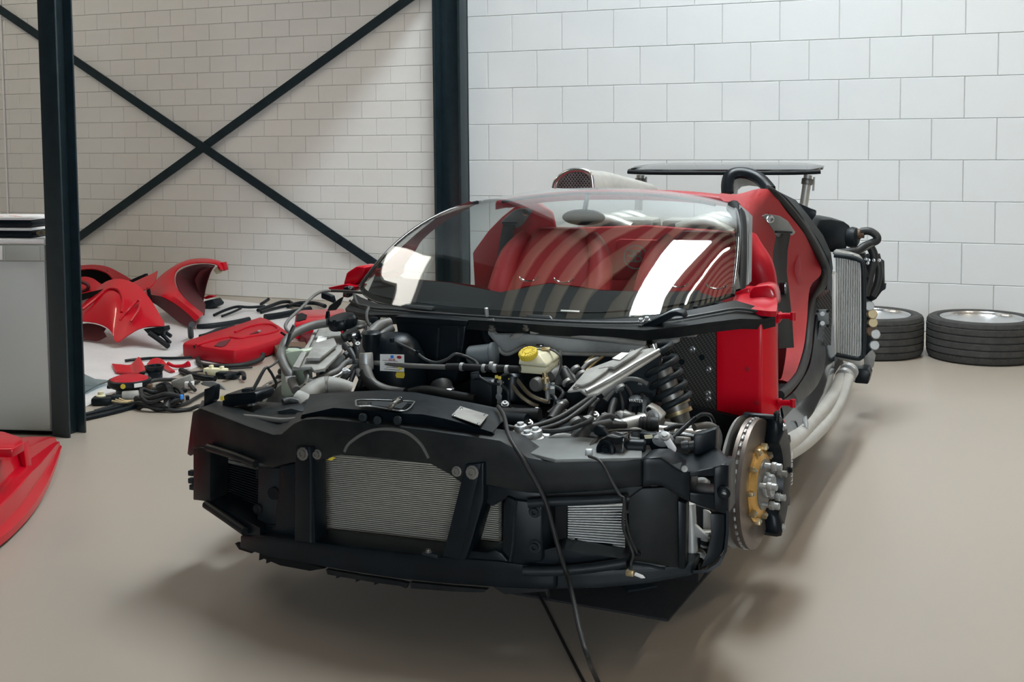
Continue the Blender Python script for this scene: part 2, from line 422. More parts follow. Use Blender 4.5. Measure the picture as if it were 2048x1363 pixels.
# ---- bumper beam across the nose
beam = part('bumper_beam', stripm([(384, 824, 898), (400, 815, 893), (440, 830, 902), (500, 853, 921), (545, 868, 936), (562, 867, 930), (585, 847, 925), (605, 838, 926), (632, 836, 925), (665, 838, 912), (690, 840, 908), (760, 848, 917), (860, 860, 928), (900, 866, 950), (922, 869, 966), (960, 874, 968), (1000, 880, 975), (1030, 896, 982), (1055, 914, 986), (1100, 922, 988), (1200, 921, 982), (1284, 917, 972)], N0, BACK(.11), bev=.006), 'blk_dust')
for x, y in ((635, 908), (914, 942), (948, 945), (607, 903)):
    part('bolt', boltm(qn(x, y, -.001), (0, -1, .1), .010, .012), 'steel_dk', beam)
# arched rib moulded into the beam
part('arch_rib', tubem([qn(x, y, .003) for x, y in ((690, 902), (700, 885), (730, 865), (765, 857), (810, 863), (840, 885), (858, 915))], .006, 6, 5), 'dust', beam)
# ---- latch panel
rear = [(619, 788), (690, 783), (764, 780), (830, 784), (890, 795), (950, 806), (998, 816), (1012, 834)]
crest = [(604, 829), (667, 815), (735, 820), (800, 826), (845, 828), (887, 836), (940, 850), (985, 864)]
low = [(600, 839), (667, 843), (735, 849), (800, 856), (845, 860), (887, 865), (940, 872), (992, 880)]
rws = [[q(a, b+5, y=-.34) for a, b in rear], [q(a, b, y=-.36) for a, b in rear]]
rr_ = [q(a, b+3, y=-.37) for a, b in rear]; cr_ = [qn(a, b, .028) for a, b in crest]; lo_ = [qn(a, b, .060) for a, b in low]
rws += [rr_, [p.lerp(s, .5)+V((0, 0, .004)) for p, s in zip(rr_, cr_)], [p.lerp(s, .93) for p, s in zip(rr_, cr_)], cr_, [p.lerp(s, .3) for p, s in zip(cr_, lo_)], lo_]
latch = part('latch_panel', gridm(rws, .006, name='latch', smooth=32), 'blk')
LPL = (rr_[2], rr_[5], cr_[3])
def on_latch(px, py, off=.004): return qpl(px, py, LPL, off)
slab('latch_slot', [on_latch(a, b, .002) for a, b in ()] or [(712, 806), (722, 799), (820, 802), (826, 807), (816, 818), (800, 821), (745, 812), (716, 812)], lambda a, b: on_latch(a, b, .007), (0, 0, .003), 'blk_gloss', latch)
slab('latch_plate', [(748, 803), (816, 806), (803, 819), (742, 811)], lambda a, b: on_latch(a, b, .012), (0, 0, .003), 'blk_mid', latch)
part('slot_trim', tubem([on_latch(a, b, .012) for a, b in ((712, 806), (722, 799), (820, 802), (826, 807), (816, 818), (800, 821), (745, 812), (716, 812))], .0022, 6, 3, closed=True), 'trimgrey', latch)
part('latch_hook', tubem([on_latch(779, 817, .02), on_latch(783, 812, .03), on_latch(790, 805, .04), on_latch(797, 799, .04)], [.005, .008, .006, .004], 8, 4), 'steel_dk', latch)
part('latch_handle', boxm(on_latch(795, 801, .035), (.03, .02, .016), RZ(.4, -.4), .004), 'blk_gloss', latch)
LP2 = (rr_[4], rr_[6], cr_[6])
idp = slab('rating_plate', [(903, 831), (921, 813), (977, 830), (960, 851)], lambda a, b: qpl(a, b, LP2, .008), (0, 0, .002), 'alu_dusty', latch)
for a, b in ((909, 830), (923, 817), (970, 830), (957, 847)):
    part('rivet', boltm(qpl(a, b, LP2, .011), (0, -.3, 1), .0035, .003), 'alu_bright', idp)
for a in (727, 756, 796): part('rubber_plug', lathem([(.013, 0), (.013, .006), (.009, .010), (0, .010)], qn(a, 834 if a < 740 else 840, .012), (0, -1, .1), 14), 'blk_mid', latch)
# ---- radiators
def radiator(name, fn, quad, n, mt, vertical=False, frame=None, fw=.012, tw=.36):
    A, B, C_, D = [fn(*p) for p in quad]
    pl = part(name, prismm([p+V((0, .014, 0)) for p in (A, B, C_, D)], (0, .03, 0)), 'blk_mid')
    for i in range(n):
        t = (i+.5)/n
        if vertical: a, b = A.lerp(B, t), D.lerp(C_, t); wd = (B-A).length/n*tw
        else: a, b = A.lerp(D, t), B.lerp(C_, t); wd = (D-A).length/n*tw
        part('cooling_tube', barm(a, b, wd, .022, (0, 1, 0)), mt, pl)
    return pl
r1 = radiator('radiator', NO(.13), ((625, 905), (1000, 935), (1000, 1118), (625, 1072)), 44, 'fin_dull')
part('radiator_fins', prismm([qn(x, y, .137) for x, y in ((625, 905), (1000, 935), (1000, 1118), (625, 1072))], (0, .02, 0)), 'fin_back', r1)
r2 = radiator('radiator', NO(.12), ((1136, 1008), (1250, 1005), (1250, 1115), (1136, 1100)), 20, 'fin')
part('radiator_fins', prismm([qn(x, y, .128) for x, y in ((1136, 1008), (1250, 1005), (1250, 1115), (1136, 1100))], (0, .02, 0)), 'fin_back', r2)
slab('radiator_bracket', [(1137, 1074), (1149, 1075), (1149, 1101), (1137, 1099)], NO(.105), (0, .004, 0), 'alu_dusty', r2)
for y in (1079, 1092): part('bolt', boltm(qn(1143, y, .104), (0, -1, 0), .004, .004), 'steel_dk', r2)
r3 = radiator('radiator', NO(.12), ((418, 912), (520, 935), (520, 1062), (418, 1010)), 24, 'blk_mid')
# ---- uprights between beam and lower rail
def post(name, quad, off, d, m='blk', bev=.005, o2=None):
    return slab(name, quad, NO(off), (0, d, 0), m, None, bev)
lp = post('front_post', [(590, 892), (626, 893), (630, 1086), (588, 1082)], -.012, .07)
part('post_rib', tubem([qn(x, y, -.014) for x, y in ((618, 894), (622, 930), (622, 1084))], .004, 6, 2), 'blk_mid', lp)
rp = post('front_post', [(930, 928), (966, 925), (924, 1121), (884, 1113)], -.012, .075)
slab('post_flange', [(961, 926), (967, 925), (967, 1000), (941, 1090), (930, 1122), (918, 1121)], NO(-.018), (0, .08, 0), 'blk', rp, .003)
for p_, (x, y) in ((lp, (606, 907)), (rp, (945, 944))): part('bolt', boltm(qn(x, y, -.013), (0, -1, .1), .013, .012), 'steel_dk', p_)
# ---- lower rail and splitter
rail = part('lower_rail', stripm([(480, 1070, 1096), (540, 1072, 1114), (620, 1082, 1129), (700, 1092, 1143), (800, 1104, 1158), (880, 1113, 1166), (1000, 1122, 1175), (1060, 1130, 1178), (1110, 1134, 1179)], NO(-.004), BACK(.12), bev=.006), 'blk')
rail2 = part('lower_rail', stripm([(1108, 1140, 1178), (1200, 1140, 1176), (1300, 1136, 1166), (1384, 1128, 1150)], NO(.02), BACK(.10), bev=.005), 'blk_mid')
slab('radiator_seal', [(625, 1070), (885, 1106), (885, 1117), (625, 1084)], NO(.07), (0, .04, 0), 'blk')
part('rail_bracket', boxm(qn(862, 1107, -.006), (.05, .02, .012), RZ(0, .12), .003), 'blk_mid', rail); part('bolt', boltm(qn(857, 1103, -.01), (0, 0, 1), .007, .008), 'steel_dk', rail)
# torn edge of the missing splitter: ragged tabs
tear = [((470, 1086), (506, 1083), (520, 1098), (503, 1106), (478, 1098)), ((524, 1104), (560, 1112), (650, 1136), (620, 1141), (560, 1130), (522, 1114)), ((652, 1138), (720, 1150), (800, 1162), (816, 1166), (812, 1176), (800, 1171), (760, 1166), (700, 1156), (655, 1148)), ((820, 1164), (900, 1172), (975, 1178), (968, 1184), (920, 1183), (822, 1176)), ((985, 1172), (1085, 1166), (1096, 1174), (1096, 1196), (1090, 1182), (1010, 1188), (1000, 1182))]
for i, t in enumerate(tear): slab('splitter_remnant', t, NO(.012), (0, .014, 0), 'blk_matt' if i < 2 else 'blk_dust', rail)
for x, y in ((522, 1116), (536, 1122), (676, 1152), (715, 1159), (752, 1165)): part('torn_clip', prismm([qn(x+a, y+b, .014) for a, b in ((-3, -10), (5, -9), (3, 2), (-4, 4))], (0, .012, 0)), 'blk_matt', rail)
# ---- left duct mouth
dl = part('air_duct', stripm([(386, 896, 1000), (398, 893, 1001), (420, 897, 1004)], NO(-.004), BACK(.10), bev=.005), 'blk_dust')
part('duct_rail', tubem([qn(a, b, -.012) for a, b in ((416, 894), (465, 909), (512, 927))], .013, 8, 3), 'blk_dust', dl)
part('duct_rail', tubem([qn(a, b, -.006) for a, b in ((412, 1008), (450, 1034), (490, 1062))], .014, 8, 3), 'blk_dust', dl)
slab('duct_floor', [(410, 1006), (420, 1002), (520, 1055), (520, 1080), (490, 1072)], NO(.004), (0, .12, 0), 'blk', dl)
slab('duct_wall', [(516, 934), (565, 936), (562, 1030), (548, 1055), (514, 1058)], NO(.045), (0, .12, 0), 'blk_mid', dl, .004)
slab('duct_wall', [(560, 932), (594, 925), (594, 1080), (560, 1070), (540, 1068), (515, 1072), (515, 1050), (550, 1050)], NO(.03), (0, .10, 0), 'blk', dl, .004)
part('grommet', lathem([(.02, 0), (.02, .008), (.012, .010), (0, .006)], qn(549, 985, .044), (0, -1, 0), 14), 'blk_matt', dl)
part('grommet', lathem([(.016, 0), (.016, .008), (.010, .010), (0, .006)], qn(517, 1016, .044), (0, -1, 0), 14), 'blk_matt', dl)
sl = slab('wing_bracket', [(384, 828), (396, 820), (404, 900), (380, 912), (374, 908)], NO(.01), (0, .05, 0), 'blk', None, .004)
for y in (945, 960): part('side_peg', boxm(qn(384, y, .02), (.02, .02, .018), None, .003), 'blk_mid', dl)
part('side_peg', boxm(qn(386, 973, .02), (.018, .02, .018), None, .003), 'blk_mid', dl)
# ---- centre right brackets and right duct
bb = slab('duct_box', [(1012, 992), (1032, 1000), (1086, 1006), (1084, 1122), (1030, 1132), (1018, 1118), (1004, 1102), (1006, 1010)], NO(.0), (0, .13, 0), 'blk', None, .006)
part('box_edge', tubem([qn(a, b, -.002) for a, b in ((1032, 1000), (1028, 1040), (1026, 1085), (1020, 1122))], .005, 6, 3), 'blk_mid', bb)
for y in (1022, 1092): part('bolt', boltm(qn(1070, y, -.002), (.1, -1, 0), .012, .014), 'blk_mid', bb)
slab('upper_web', [(950, 966), (1090, 986), (1090, 1008), (1035, 1002), (1010, 998), (985, 1012), (962, 1002), (955, 985)], NO(.014), (0, .09, 0), 'blk', None, .004)
slab('lower_web', [(930, 1100), (975, 1104), (990, 1098), (1004, 1106), (1024, 1130), (1024, 1140), (930, 1124)], NO(.004), (0, .09, 0), 'blk', None, .004)
dr = part('duct_rail', tubem([qn(a, b, -.01) for a, b in ((1056, 1006), (1100, 1003), (1180, 1000), (1258, 996))], .013, 10, 3), 'blk_mid')
part('duct_rail', tubem([qn(a, b, -.01) for a, b in ((1046, 1141), (1110, 1141), (1190, 1134), (1252, 1124))], .014, 10, 3), 'blk_mid')
slab('duct_floor', [(1084, 1100), (1110, 1094), (1136, 1100), (1252, 1118), (1250, 1126), (1110, 1138), (1050, 1138)], NO(.02), (0, .10, 0), 'blk')
slab('duct_wall', [(1082, 1008), (1134, 1008), (1132, 1098), (1080, 1118)], NO(.10), (0, .03, 0), 'blk_matt')
slab('duct_roof', [(1088, 984), (1284, 972), (1284, 996), (1250, 998), (1100, 1004), (1070, 1004)], NO(.02), (0, .09, 0), 'blk_dust')
slab('duct_side', [(1256, 996), (1284, 976), (1332, 974), (1356, 988), (1356, 1010), (1358, 1136), (1330, 1132), (1264, 1120), (1258, 1100)], NO(.012), (0, .02, 0), 'blk_dust', None, .003)
slab('duct_edge', [(1356, 1000), (1372, 1006), (1370, 1138), (1357, 1137)], NO(.0), (0, .04, 0), 'blk', None, .003)
pipe('duct_seal', [(1262, 1126, -.62), (1300, 1131, -.61), (1330, 1138, -.60)], .004, 'blk', None, 6)
# sensor lead hanging over the right duct
ld = pipe('sensor_lead', [(1178, 912, -.66), (1200, 922, -.70), (1222, 960, -.72), (1240, 990, -.72), (1248, 1000, -.725), (1246, 1050, -.70), (1258, 1085, -.68), (1266, 1108, -.68), (1262, 1125, -.68), (1262, 1143, -.69)], .004, 'hose', None, 8)
pipe('sensor_lead', [(1248, 1000, -.72), (1256, 1060, -.69), (1274, 1105, -.68)], .003, 'hose', ld, 6)
for x, y in ((1248, 996), (1266, 1108), (1276, 1107)): part('cable_clip', boxm(qn(x, y, -.022), (.014, .012, .012), None, .003), 'blk_matt', ld)
part('lead_plug', boxm(q(1260, 1145, y=-.69), (.022, .014, .016), None, .003), 'brass', ld)
part('lead_tip', lathem([(.005, 0), (.005, .02), (.001, .028)], q(1270, 1147, y=-.69), (1, 0, -.25), 8), 'whiteplast', ld)
# ---- right corner moulding with its window
cm = None
def band(cols, nm, parent, off=-.004, d=.10, m='blk', bev=.006): return part(nm, stripm(cols, NO(off), BACK(d), sub=4, bev=bev), m, parent)
cm = band([(1284, 916, 973), (1300, 914, 971), (1322, 914, 972), (1338, 924, 980), (1352, 936, 990), (1366, 942, 999), (1380, 942, 1004)], 'corner_moulding', None, m='blk')
band([(1379, 942, 953), (1400, 940, 952), (1428, 934, 952)], 'corner_bar', cm, m='blk', bev=.003)
band([(1379, 984, 1004), (1400, 986, 1011), (1428, 988, 1021)], 'corner_bar', cm, m='blk', bev=.003)
band([(1427, 934, 1021), (1444, 928, 1027), (1457, 930, 1029)], 'corner_bar', cm, m='blk')
tp = [[qn(a, b, -.002) for a, b in ((1284, 917), (1322, 915), (1340, 926), (1366, 943), (1400, 941), (1444, 929), (1457, 930))],
      [qn(a, b, .07) for a, b in ((1284, 908), (1322, 906), (1352, 914), (1370, 925), (1400, 922), (1430, 905), (1452, 912))],
      [qn(a, b, .14) for a, b in ((1284, 904), (1322, 902), (1350, 903), (1372, 908), (1400, 905), (1422, 892), (1440, 898))]]
part('corner_top', gridm(tp, .006, (0, 0, -1), smooth=60), 'blk', cm)
part('corner_tower', prismm([qn(a, b, .12) for a, b in ((1386, 868), (1404, 866), (1432, 856), (1432, 895), (1412, 905), (1388, 912))], (0, .05, 0), bev=.006), 'blk', cm)
part('corner_lug', lathem([(.017, 0), (.017, .02), (.011, .024), (.006, .024), (.006, .012), (0, .012)], qn(1447, 982, -.012), (.3, -1, 0), 16), 'blk', cm)
part('bolt', boltm(qn(1451, 982, -.03), (.3, -1, 0), .007, .006), 'steel_dk', cm)
part('bolt', boltm(qn(1369, 937, -.01), (.2, -1, .3), .006, .006), 'steel_dk', cm)
slab('yellow_tag', [(654, 919), (664, 913), (671, 915), (662, 921)], NO(.05), (0, .006, 0), 'yellow', r1)
liner = part('wheelarch_liner', gridm([[qn(a, b, o) for a, b in ((1452, 1020), (1452, 1060), (1448, 1100), (1436, 1125), (1415, 1138), (1385, 1140))] for o in (-.004, .06, .12)], .008, smooth=60), 'blk')
slab('liner_wall', [(1420, 1026), (1450, 1028), (1450, 1070), (1444, 1105), (1424, 1128), (1400, 1136), (1412, 1110), (1422, 1070)], NO(.0), (0, .03, 0), 'blk', liner, .003)
slab('liner_wall', [(1372, 1004), (1424, 1020), (1424, 1125), (1400, 1136), (1372, 1138)], NO(.16), (0, .02, 0), 'blk_matt', liner)
# silver suspension arms seen in the opening
arm = pipe('suspension_arm', [(1380, 1006, -.40), (1383, 1050, -.40), (1384, 1095, -.40), (1386, 1120, -.40)], [.016, .015, .017, .018], 'silverpaint', None, 12)
part('arm_bush', lathem([(.026, -.02), (.026, .02), (.012, .022), (.012, -.022), (.026, -.02)], q(1397, 1117, y=-.39), (.4, -1, 0), 20), 'silverpaint', arm)
slab('arm_gusset', [(1388, 1046), (1420, 1076), (1420, 1080), (1390, 1074)], YP(-.41), (0, .014, 0), 'silverpaint', arm, .003)
slab('suspension_arm', [(1396, 1012), (1410, 1018), (1418, 1022), (1424, 1030), (1422, 1072), (1404, 1070)], YP(-.37), (0, .03, 0), 'silverpaint', arm, .004)
part('arm_clamp', lathem([(.019, 0), (.019, .04), (.016, .045)], q(1414, 1092, y=-.39), (0, 0, 1), 16), 'silverpaint', arm)
part('rubber_band', lathem([(.0195, 0), (.0195, .012)], q(1414, 1087, y=-.392), (0, 0, 1), 16), 'rubber', arm)
jt = part('ball_joint', lathem([(.02, 0), (.022, .02), (.018, .035), (.010, .04)], q(1404, 982, y=-.40), (0, -.3, 1), 16), 'alu', cm)
part('ball_joint', lathem([(.020, 0), (.020, .012), (.016, .02)], q(1388, 972, y=-.41), (-.7, -.5, .2), 14), 'alu', cm); part('rubber_band', lathem([(.0225, 0), (.0225, .012)], q(1405, 972, y=-.405), (0, -.3, 1), 16), 'rubber', cm)
# ---- front brakes
def brake(xc, sgn, steer, detail=True):
    c = V((xc, 0, .363)); ax = (Matrix.Rotation(steer, 3, 'Z') @ V((sgn, 0, 0)))
    d = part('brake_disc', lathem([(.105, .018), (.2, .018), (.2, .006), (.196, .004), (.196, -.004), (.2, -.006), (.2, -.018), (.105, -.018), (.105, .018)], c, ax, 64), 'disc')
    fwd = Matrix.Rotation(steer, 3, 'Z') @ V((0, -1, 0))
    if detail:
        for k in range(44):
            t = 2*math.pi*k/44; p = c + (fwd*math.cos(t)+V((0, 0, 1))*math.sin(t))*.1985
            if math.cos(t) > -.3: part('cooling_vane', lathem([(.0045, -.006), (.0045, .006)], p, (fwd*math.cos(t)+V((0, 0, 1))*math.sin(t)).cross(ax), 6), 'alu', d)
    part('dust_shield', lathem([(.11, -.045), (.2, -.045), (.205, -.04), (.2, -.05), (.11, -.05), (.11, -.045)], c, ax, 48), 'alu_dusty', d)
    h = part('hub_bell', lathem([(.118, .012), (.118, .021), (.112, .023), (.104, .023), (.094, .034), (.090, .036), (.05, .036), (.05, .03), (0, .03)], c, ax, 48), 'gold')
    for k in range(10):
        t = 2*math.pi*k/10; dr_ = fwd*math.cos(t)+V((0, 0, 1))*math.sin(t)
        part('bobbin', boxm(c+dr_*.114+ax*.026, (.014, .022, .022), Matrix((dr_.cross(ax), dr_, ax)).transposed(), .003), 'brass', h)
        part('bolt', boltm(c+dr_*.112+ax*.034, ax, .005, .006), 'alu', h)
    part('hub_face', lathem([(.078, .035), (.078, .040), (.036, .042)], c, ax, 32), 'steel_dk', h)
    part('hub_nose', lathem([(.038, .036), (.038, .050), (.034, .053), (.034, .064), (.030, .067), (.026, .067), (.024, .056), (0, .056)], c, ax, 28), 'alu', h)
    for k in range(5):
        t = 2*math.pi*(k+.18)/5; dr_ = fwd*math.cos(t)+V((0, 0, 1))*math.sin(t); p = c+dr_*.062+ax*.036
        sb = part('wheel_stud', lathem([(.0085, 0), (.0085, .024), (.0115, .026), (.0135, .029), (.0135, .040), (.011, .042), (.011, .056), (.008, .058), (0, .054)], p, ax, 12), 'alu' if k != 2 else 'steel_dk', h)
    return d, c, ax, fwd
bd, bc, bax, bfw = brake(.865, 1, -.09)
# caliper behind the axle line
def calip(c, ax, fwd, nm):
    rows = []
    inner, outer = [], []
    for k in range(13):
        t = math.radians(180-62+124*k/12)
        d = fwd*math.cos(t)+V((0, 0, 1))*math.sin(t)
        ro = .222 + (.006 if 3 < k < 9 else 0)
        rows.append([c+d*.128+ax*.024, c+d*.14+ax*.062, c+d*.19+ax*.072, c+d*(ro-.008)+ax*.066, c+d*ro+ax*.05, c+d*ro-ax*.055, c+d*.2-ax*.068, c+d*.13-ax*.06, c+d*.13-ax*.024, c+d*.207-ax*.022, c+d*.207+ax*.022])
    n = len(rows[0])
    me = gridm(rows, 0, None, 'caliper', 35, closed=True)
    bm = bmesh.new(); bm.from_mesh(me)
    bmesh.ops.holes_fill(bm, edges=[e for e in bm.edges if e.is_boundary]); bmesh.ops.recalc_face_normals(bm, faces=bm.faces); bm.to_mesh(me); bm.free()
    cal = part('brake_caliper', me, 'blk', nm)
    for t in (-58, -28, 0, 28, 58):
        tt = math.radians(180+t); d = fwd*math.cos(tt)+V((0, 0, 1))*math.sin(tt)
        part('caliper_bridge', barm(c+d*.165+ax*.055, c+d*.222+ax*.06, .030, .022, ax, bev=.004), 'blk', cal) if abs(t) in (28,) else part('bolt', boltm(c+d*.19+ax*.070, ax, .008, .008), 'alu' if abs(t) == 58 else 'blk', cal)
    tt = math.radians(180); d = fwd*math.cos(tt)+V((0, 0, 1))*math.sin(tt)
    me = textm('BUGATTI', .026); place(me, c+d*.207+ax*.0715, (0, 0, -1), d*.4+ax*0+V((0, 0, 0)))
    part('lettering', me, 'paper', cal)
    part('bleed_nipple', lathem([(.007, 0), (.007, .014), (.010, .016), (.010, .024), (.004, .03)], c+(fwd*-.47+V((0, 0, .88)))*.205+ax*.05, (0, 0, 1), 10), 'blk', cal)
    return cal
calip(bc, bax, bfw, None)
bd2, bc2, bax2, bfw2 = brake(-.865, -1, -.09, True)
# ---- wheel-arch upright, shock absorber
def shock(top, bot, nm_parent=None, detail=True):
    a, b = V(top), V(bot); d = (b-a); L = d.length; d.normalize(); u1, u2, _ = basis(d)
    s = part('shock_absorber', lathem([(.012, 0), (.012, L*.30), (.030, L*.30), (.032, L*.32), (.033, L*.62), (.040, L*.62), (.040, L*.84), (.034, L*.85), (.030, L*.98), (.03, L)], a, d, 24), 'steel_dk')
    part('piston_rod', lathem([(.0125, 0), (.0125, L*.31)], a, d, 16), 'chrome', s)
    hp = []; turns = 5.1
    for k in range(int(turns*20)+1):
        t = k/20; h = L*(.02 + .78*min(1, t/turns)**.86); r_ = .054
        hp.append(a + d*h + (u1*math.cos(t*2*math.pi)+u2*math.sin(t*2*math.pi))*r_)
    part('coil_spring', tubem(hp, .0105, 10, 1), 'blk_mid', s)
    part('spring_perch', lathem([(.045, L*.70), (.05, L*.70), (.05, L*.755), (.045, L*.76)], a, d, 28), 'brass', s)
    part('spring_perch', lathem([(.042, L*.82), (.047, L*.82), (.047, L*.865), (.042, L*.87)], a, d, 28), 'brass', s)
    return s
shock(q(1306, 688, y=.10), q(1366, 850, y=.08))
shock(q(605, 700, y=.18), q(575, 790, y=.10))
# ---- inner structure: tub, bay floor, bulkheads, carbon panels
part('bay_floor', prismm([(-.62, -.50, .36), (.62, -.50, .36), (.62, .62, .36), (-.62, .62, .36)], (0, 0, .03)), 'blk_matt')
part('underbody', prismm([(-.80, -.45, .20), (.80, -.45, .20), (.80, 3.2, .20), (-.80, 3.2, .20)], (0, 0, .05)), 'blk_matt')
part('firewall', prismm([(-.64, .52, .30), (.64, .52, .30), (.64, .52, .80), (-.64, .52, .80)], (0, .03, 0)), 'blk_mid')
for s in (-1, 1):
    part('chassis_leg', boxm((s*.50, .08, .44), (.07, .80, .12), None, .01), 'greypaint')
    part('chassis_tower', prismm([(s*.50, -.10, .38), (s*.50, .40, .38), (s*.50, .40, .68), (s*.50, .02, .60), (s*.50, -.10, .50)], (s*.03, 0, 0), bev=.006), 'blk_mid')
# carbon side panel behind the right front wheel and red hinge pillar
cb = slab('carbon_panel', [(1285, 664), (1345, 660), (1432, 655), (1432, 850), (1370, 850), (1330, 800)], YP(.46), (0, .02, 0), 'carbon')
for x, y in ((1385, 698), (1417, 738), (1417, 797), (1411, 843), (1416, 786)): part('rivet', boltm(q(x, y, y=.458), (0, -1, 0), .008, .006), 'alu_bright', cb)
for x, y in ((1364, 723), (1404, 714)): part('rivet', lathem([(.011, 0), (.011, .003), (0, .003)], q(x, y, y=.458), (0, -1, 0), 12), 'blk', cb)
pil = part('hinge_pillar', stripm([(1432, 656, 847), (1450, 655, 838), (1470, 652, 842), (1492, 648, 843), (1515, 645, 852), (1524, 642, 862)], YP(.45), BACK(.05), sub=3, bev=.008), 'red_satin')
e1 = [q(x, y, y=.452) for x, y in ((1521, 642), (1521, 700), (1522, 800), (1525, 862))]
e2 = [q(x, y, y=.55) for x, y in ((1551, 612), (1552, 700), (1554, 800), (1555, 880))]
part('pillar_side', gridm([e1, [a.lerp(b, .5)+V((.008, 0, 0)) for a, b in zip(e1, e2)], e2], .02, (-1, 0, 0), smooth=60), 'red_satin', pil)
e3 = [q(x, y, y=.60) for x, y in ((1556, 618), (1556, 700), (1557, 800), (1558, 888))]
part('pillar_return', gridm([e2, e3], .02, (-1, 0, 0)), 'red_in', pil)
slab('pillar_foot', [(1549, 842), (1566, 845), (1568, 868), (1556, 895), (1548, 888)], YP(.56), (0, .05, 0), 'red', pil, .003)
for x, y in ((1495, 738), (1517, 830), (1513, 805)): part('bolt', boltm(q(x, y, y=.448), (0, -1, 0), .006, .005), 'red_in', pil)
for (yy, nm) in (((632, 0), 'door_hinge'), ((806, 1), 'door_hinge')):
    y0 = yy[0]
    hg = slab(nm, [(1548, y0-6), (1560, y0-8), (1566, y0+2), (1558, y0+14), (1544, y0+16)], YP(.55), (0, .03, 0), 'red', pil, .004)
    part('hinge_arm', tubem([q(1556, y0, y=.54), q(1570, y0-1, y=.54), q(1588, y0, y=.53)], .011, 8, 2), 'red', hg)
    part('hinge_pin', lathem([(.010, -.014), (.010, .014)], q(1586, y0, y=.53), (0, 0, 1), 10), 'red', hg)
part('wheelarch_void', prismm([(.52, .40, .20), (.86, .44, .20), (.86, .44, .44), (.52, .40, .50)], (0, .03, 0)), 'blk_matt')
# mirror-base / scuttle in red at the right corner
sb = part('scuttle_corner', gridm([[q(x, y, y=yy) for x, y, yy in r] for r in (
    ((1462, 612, .50), (1500, 618, .47), (1540, 622, .45), (1553, 622, .46)),
    ((1466, 600, .54), (1500, 607, .52), (1540, 611, .50), (1555, 610, .52)),
    ((1472, 588, .60), (1500, 590, .58), (1524, 592, .56), (1552, 590, .58)),
    ((1480, 574, .66), (1498, 572, .64), (1512, 571, .60), (1546, 570, .62)))], .02, (0, .2, -1), smooth=50), 'red')
part('mirror_mount', prismm([q(x, y, y=.56) for x, y in ((1498, 612), (1498, 584), (1506, 573), (1534, 569), (1546, 574), (1551, 590), (1553, 612))], (0, .11, 0), bev=.012), 'red', sb)
part('pillar_base', prismm([q(x, y, y=.60) for x, y in ((1464, 610), (1470, 584), (1498, 574), (1500, 612))], (0, .06, 0), bev=.004), 'red', sb)
# left scuttle corner, same in mirror, and red mirror mount standing up behind the glass edge
sl2 = part('scuttle_corner', prismm([q(x, y, y=.58) for x, y in ((655, 575), (690, 568), (712, 573), (704, 584), (660, 580))], (0, .1, 0), bev=.004), 'red')
part('mirror_mount', prismm([q(x, y, y=.62) for x, y in ((685, 570), (692, 545), (712, 532), (731, 534), (726, 552), (708, 570))], (0, .12, 0), bev=.010), 'red', sl2)
# ---- cowl under the glass
front = [(690, 622, .36), (700, 627, .31), (740, 634, .25), (790, 640, .21), (860, 646, .17), (940, 650, .15), (1020, 655, .145), (1110, 662, .15), (1200, 667, .17), (1290, 671, .20), (1360, 664, .25), (1420, 655, .31), (1480, 648, .39), (1526, 643, .45), (1550, 637, .49)]
rearc = [(712, 588, .46), (722, 594, .42), (752, 606, .36), (800, 614, .31), (866, 622, .275), (944, 629, .255), (1022, 634, .25), (1110, 638, .255), (1200, 639, .275), (1290, 633, .31), (1356, 624, .36), (1416, 612, .42), (1470, 600, .47), (1512, 612, .50), (1552, 618, .53)]
fr_ = [q(p[0], p[1]-(11 if 790 <= p[0] <= 1490 else 5), y=p[2]) for p in front]; re_ = [q(*p[:2], y=p[2]) for p in rearc]
fb = [p+V((0, .012, -.026)) for p in fr_]
fm = [p.lerp(s, .45)-V((0, 0, .004)) for p, s in zip(fr_, re_)]
cowl = part('cowl_panel', gridm([fb, fr_, fm, re_], .012, (0, .4, -1), smooth=38), 'blk_dust')
part('cowl_seal', tubem([p+V((0, .0, .010)) for p in fm], .005, 6, 3), 'hose', cowl)
for (x, y) in ((775, 640), (1004, 652), (1290, 640)): pass
part('cowl_pad', prismm([q(x, y, y=.24) for x, y in ((1050, 636), (1054, 628), (1098, 630), (1102, 637))], (0, .02, -.006), bev=.002), 'trimgrey', cowl)
part('cowl_pad', prismm([q(x, y, y=.28) for x, y in ((800, 612), (812, 608), (866, 612), (862, 620))], (0, .02, -.006), bev=.002), 'trimgrey', cowl)
cbk = part('cowl_bracket', prismm([q(x, y, y=.24) for x, y in ((1274, 655), (1280, 660), (1292, 662), (1350, 632), (1362, 632), (1370, 638), (1366, 626), (1352, 622), (1340, 624))], (0, .05, .005), bev=.004), 'blk', cowl)
part('bracket_leg', prismm([q(x, y, y=.25) for x, y in ((1284, 660), (1306, 655), (1308, 668), (1304, 690), (1296, 688), (1286, 672))], (0, .02, 0), bev=.003), 'blk', cowl)
part('cowl_block', prismm([q(x, y, y=.46) for x, y in ((1418, 610), (1428, 604), (1448, 608), (1460, 622), (1434, 626), (1432, 612))], (0, .05, 0), bev=.004), 'blk', cowl)
part('cowl_post', prismm([q(x, y, y=.40) for x, y in ((1384, 636), (1386, 612), (1394, 612), (1396, 626), (1408, 636))], (0, .02, 0), bev=.003), 'blk_matt', cowl)
for (x, y, yy) in ((1282, 643, .24), (1294, 640, .25)): part('bolt', boltm(q(x, y, y=yy), (0, -.3, 1), .007, .012), 'alu', cowl)
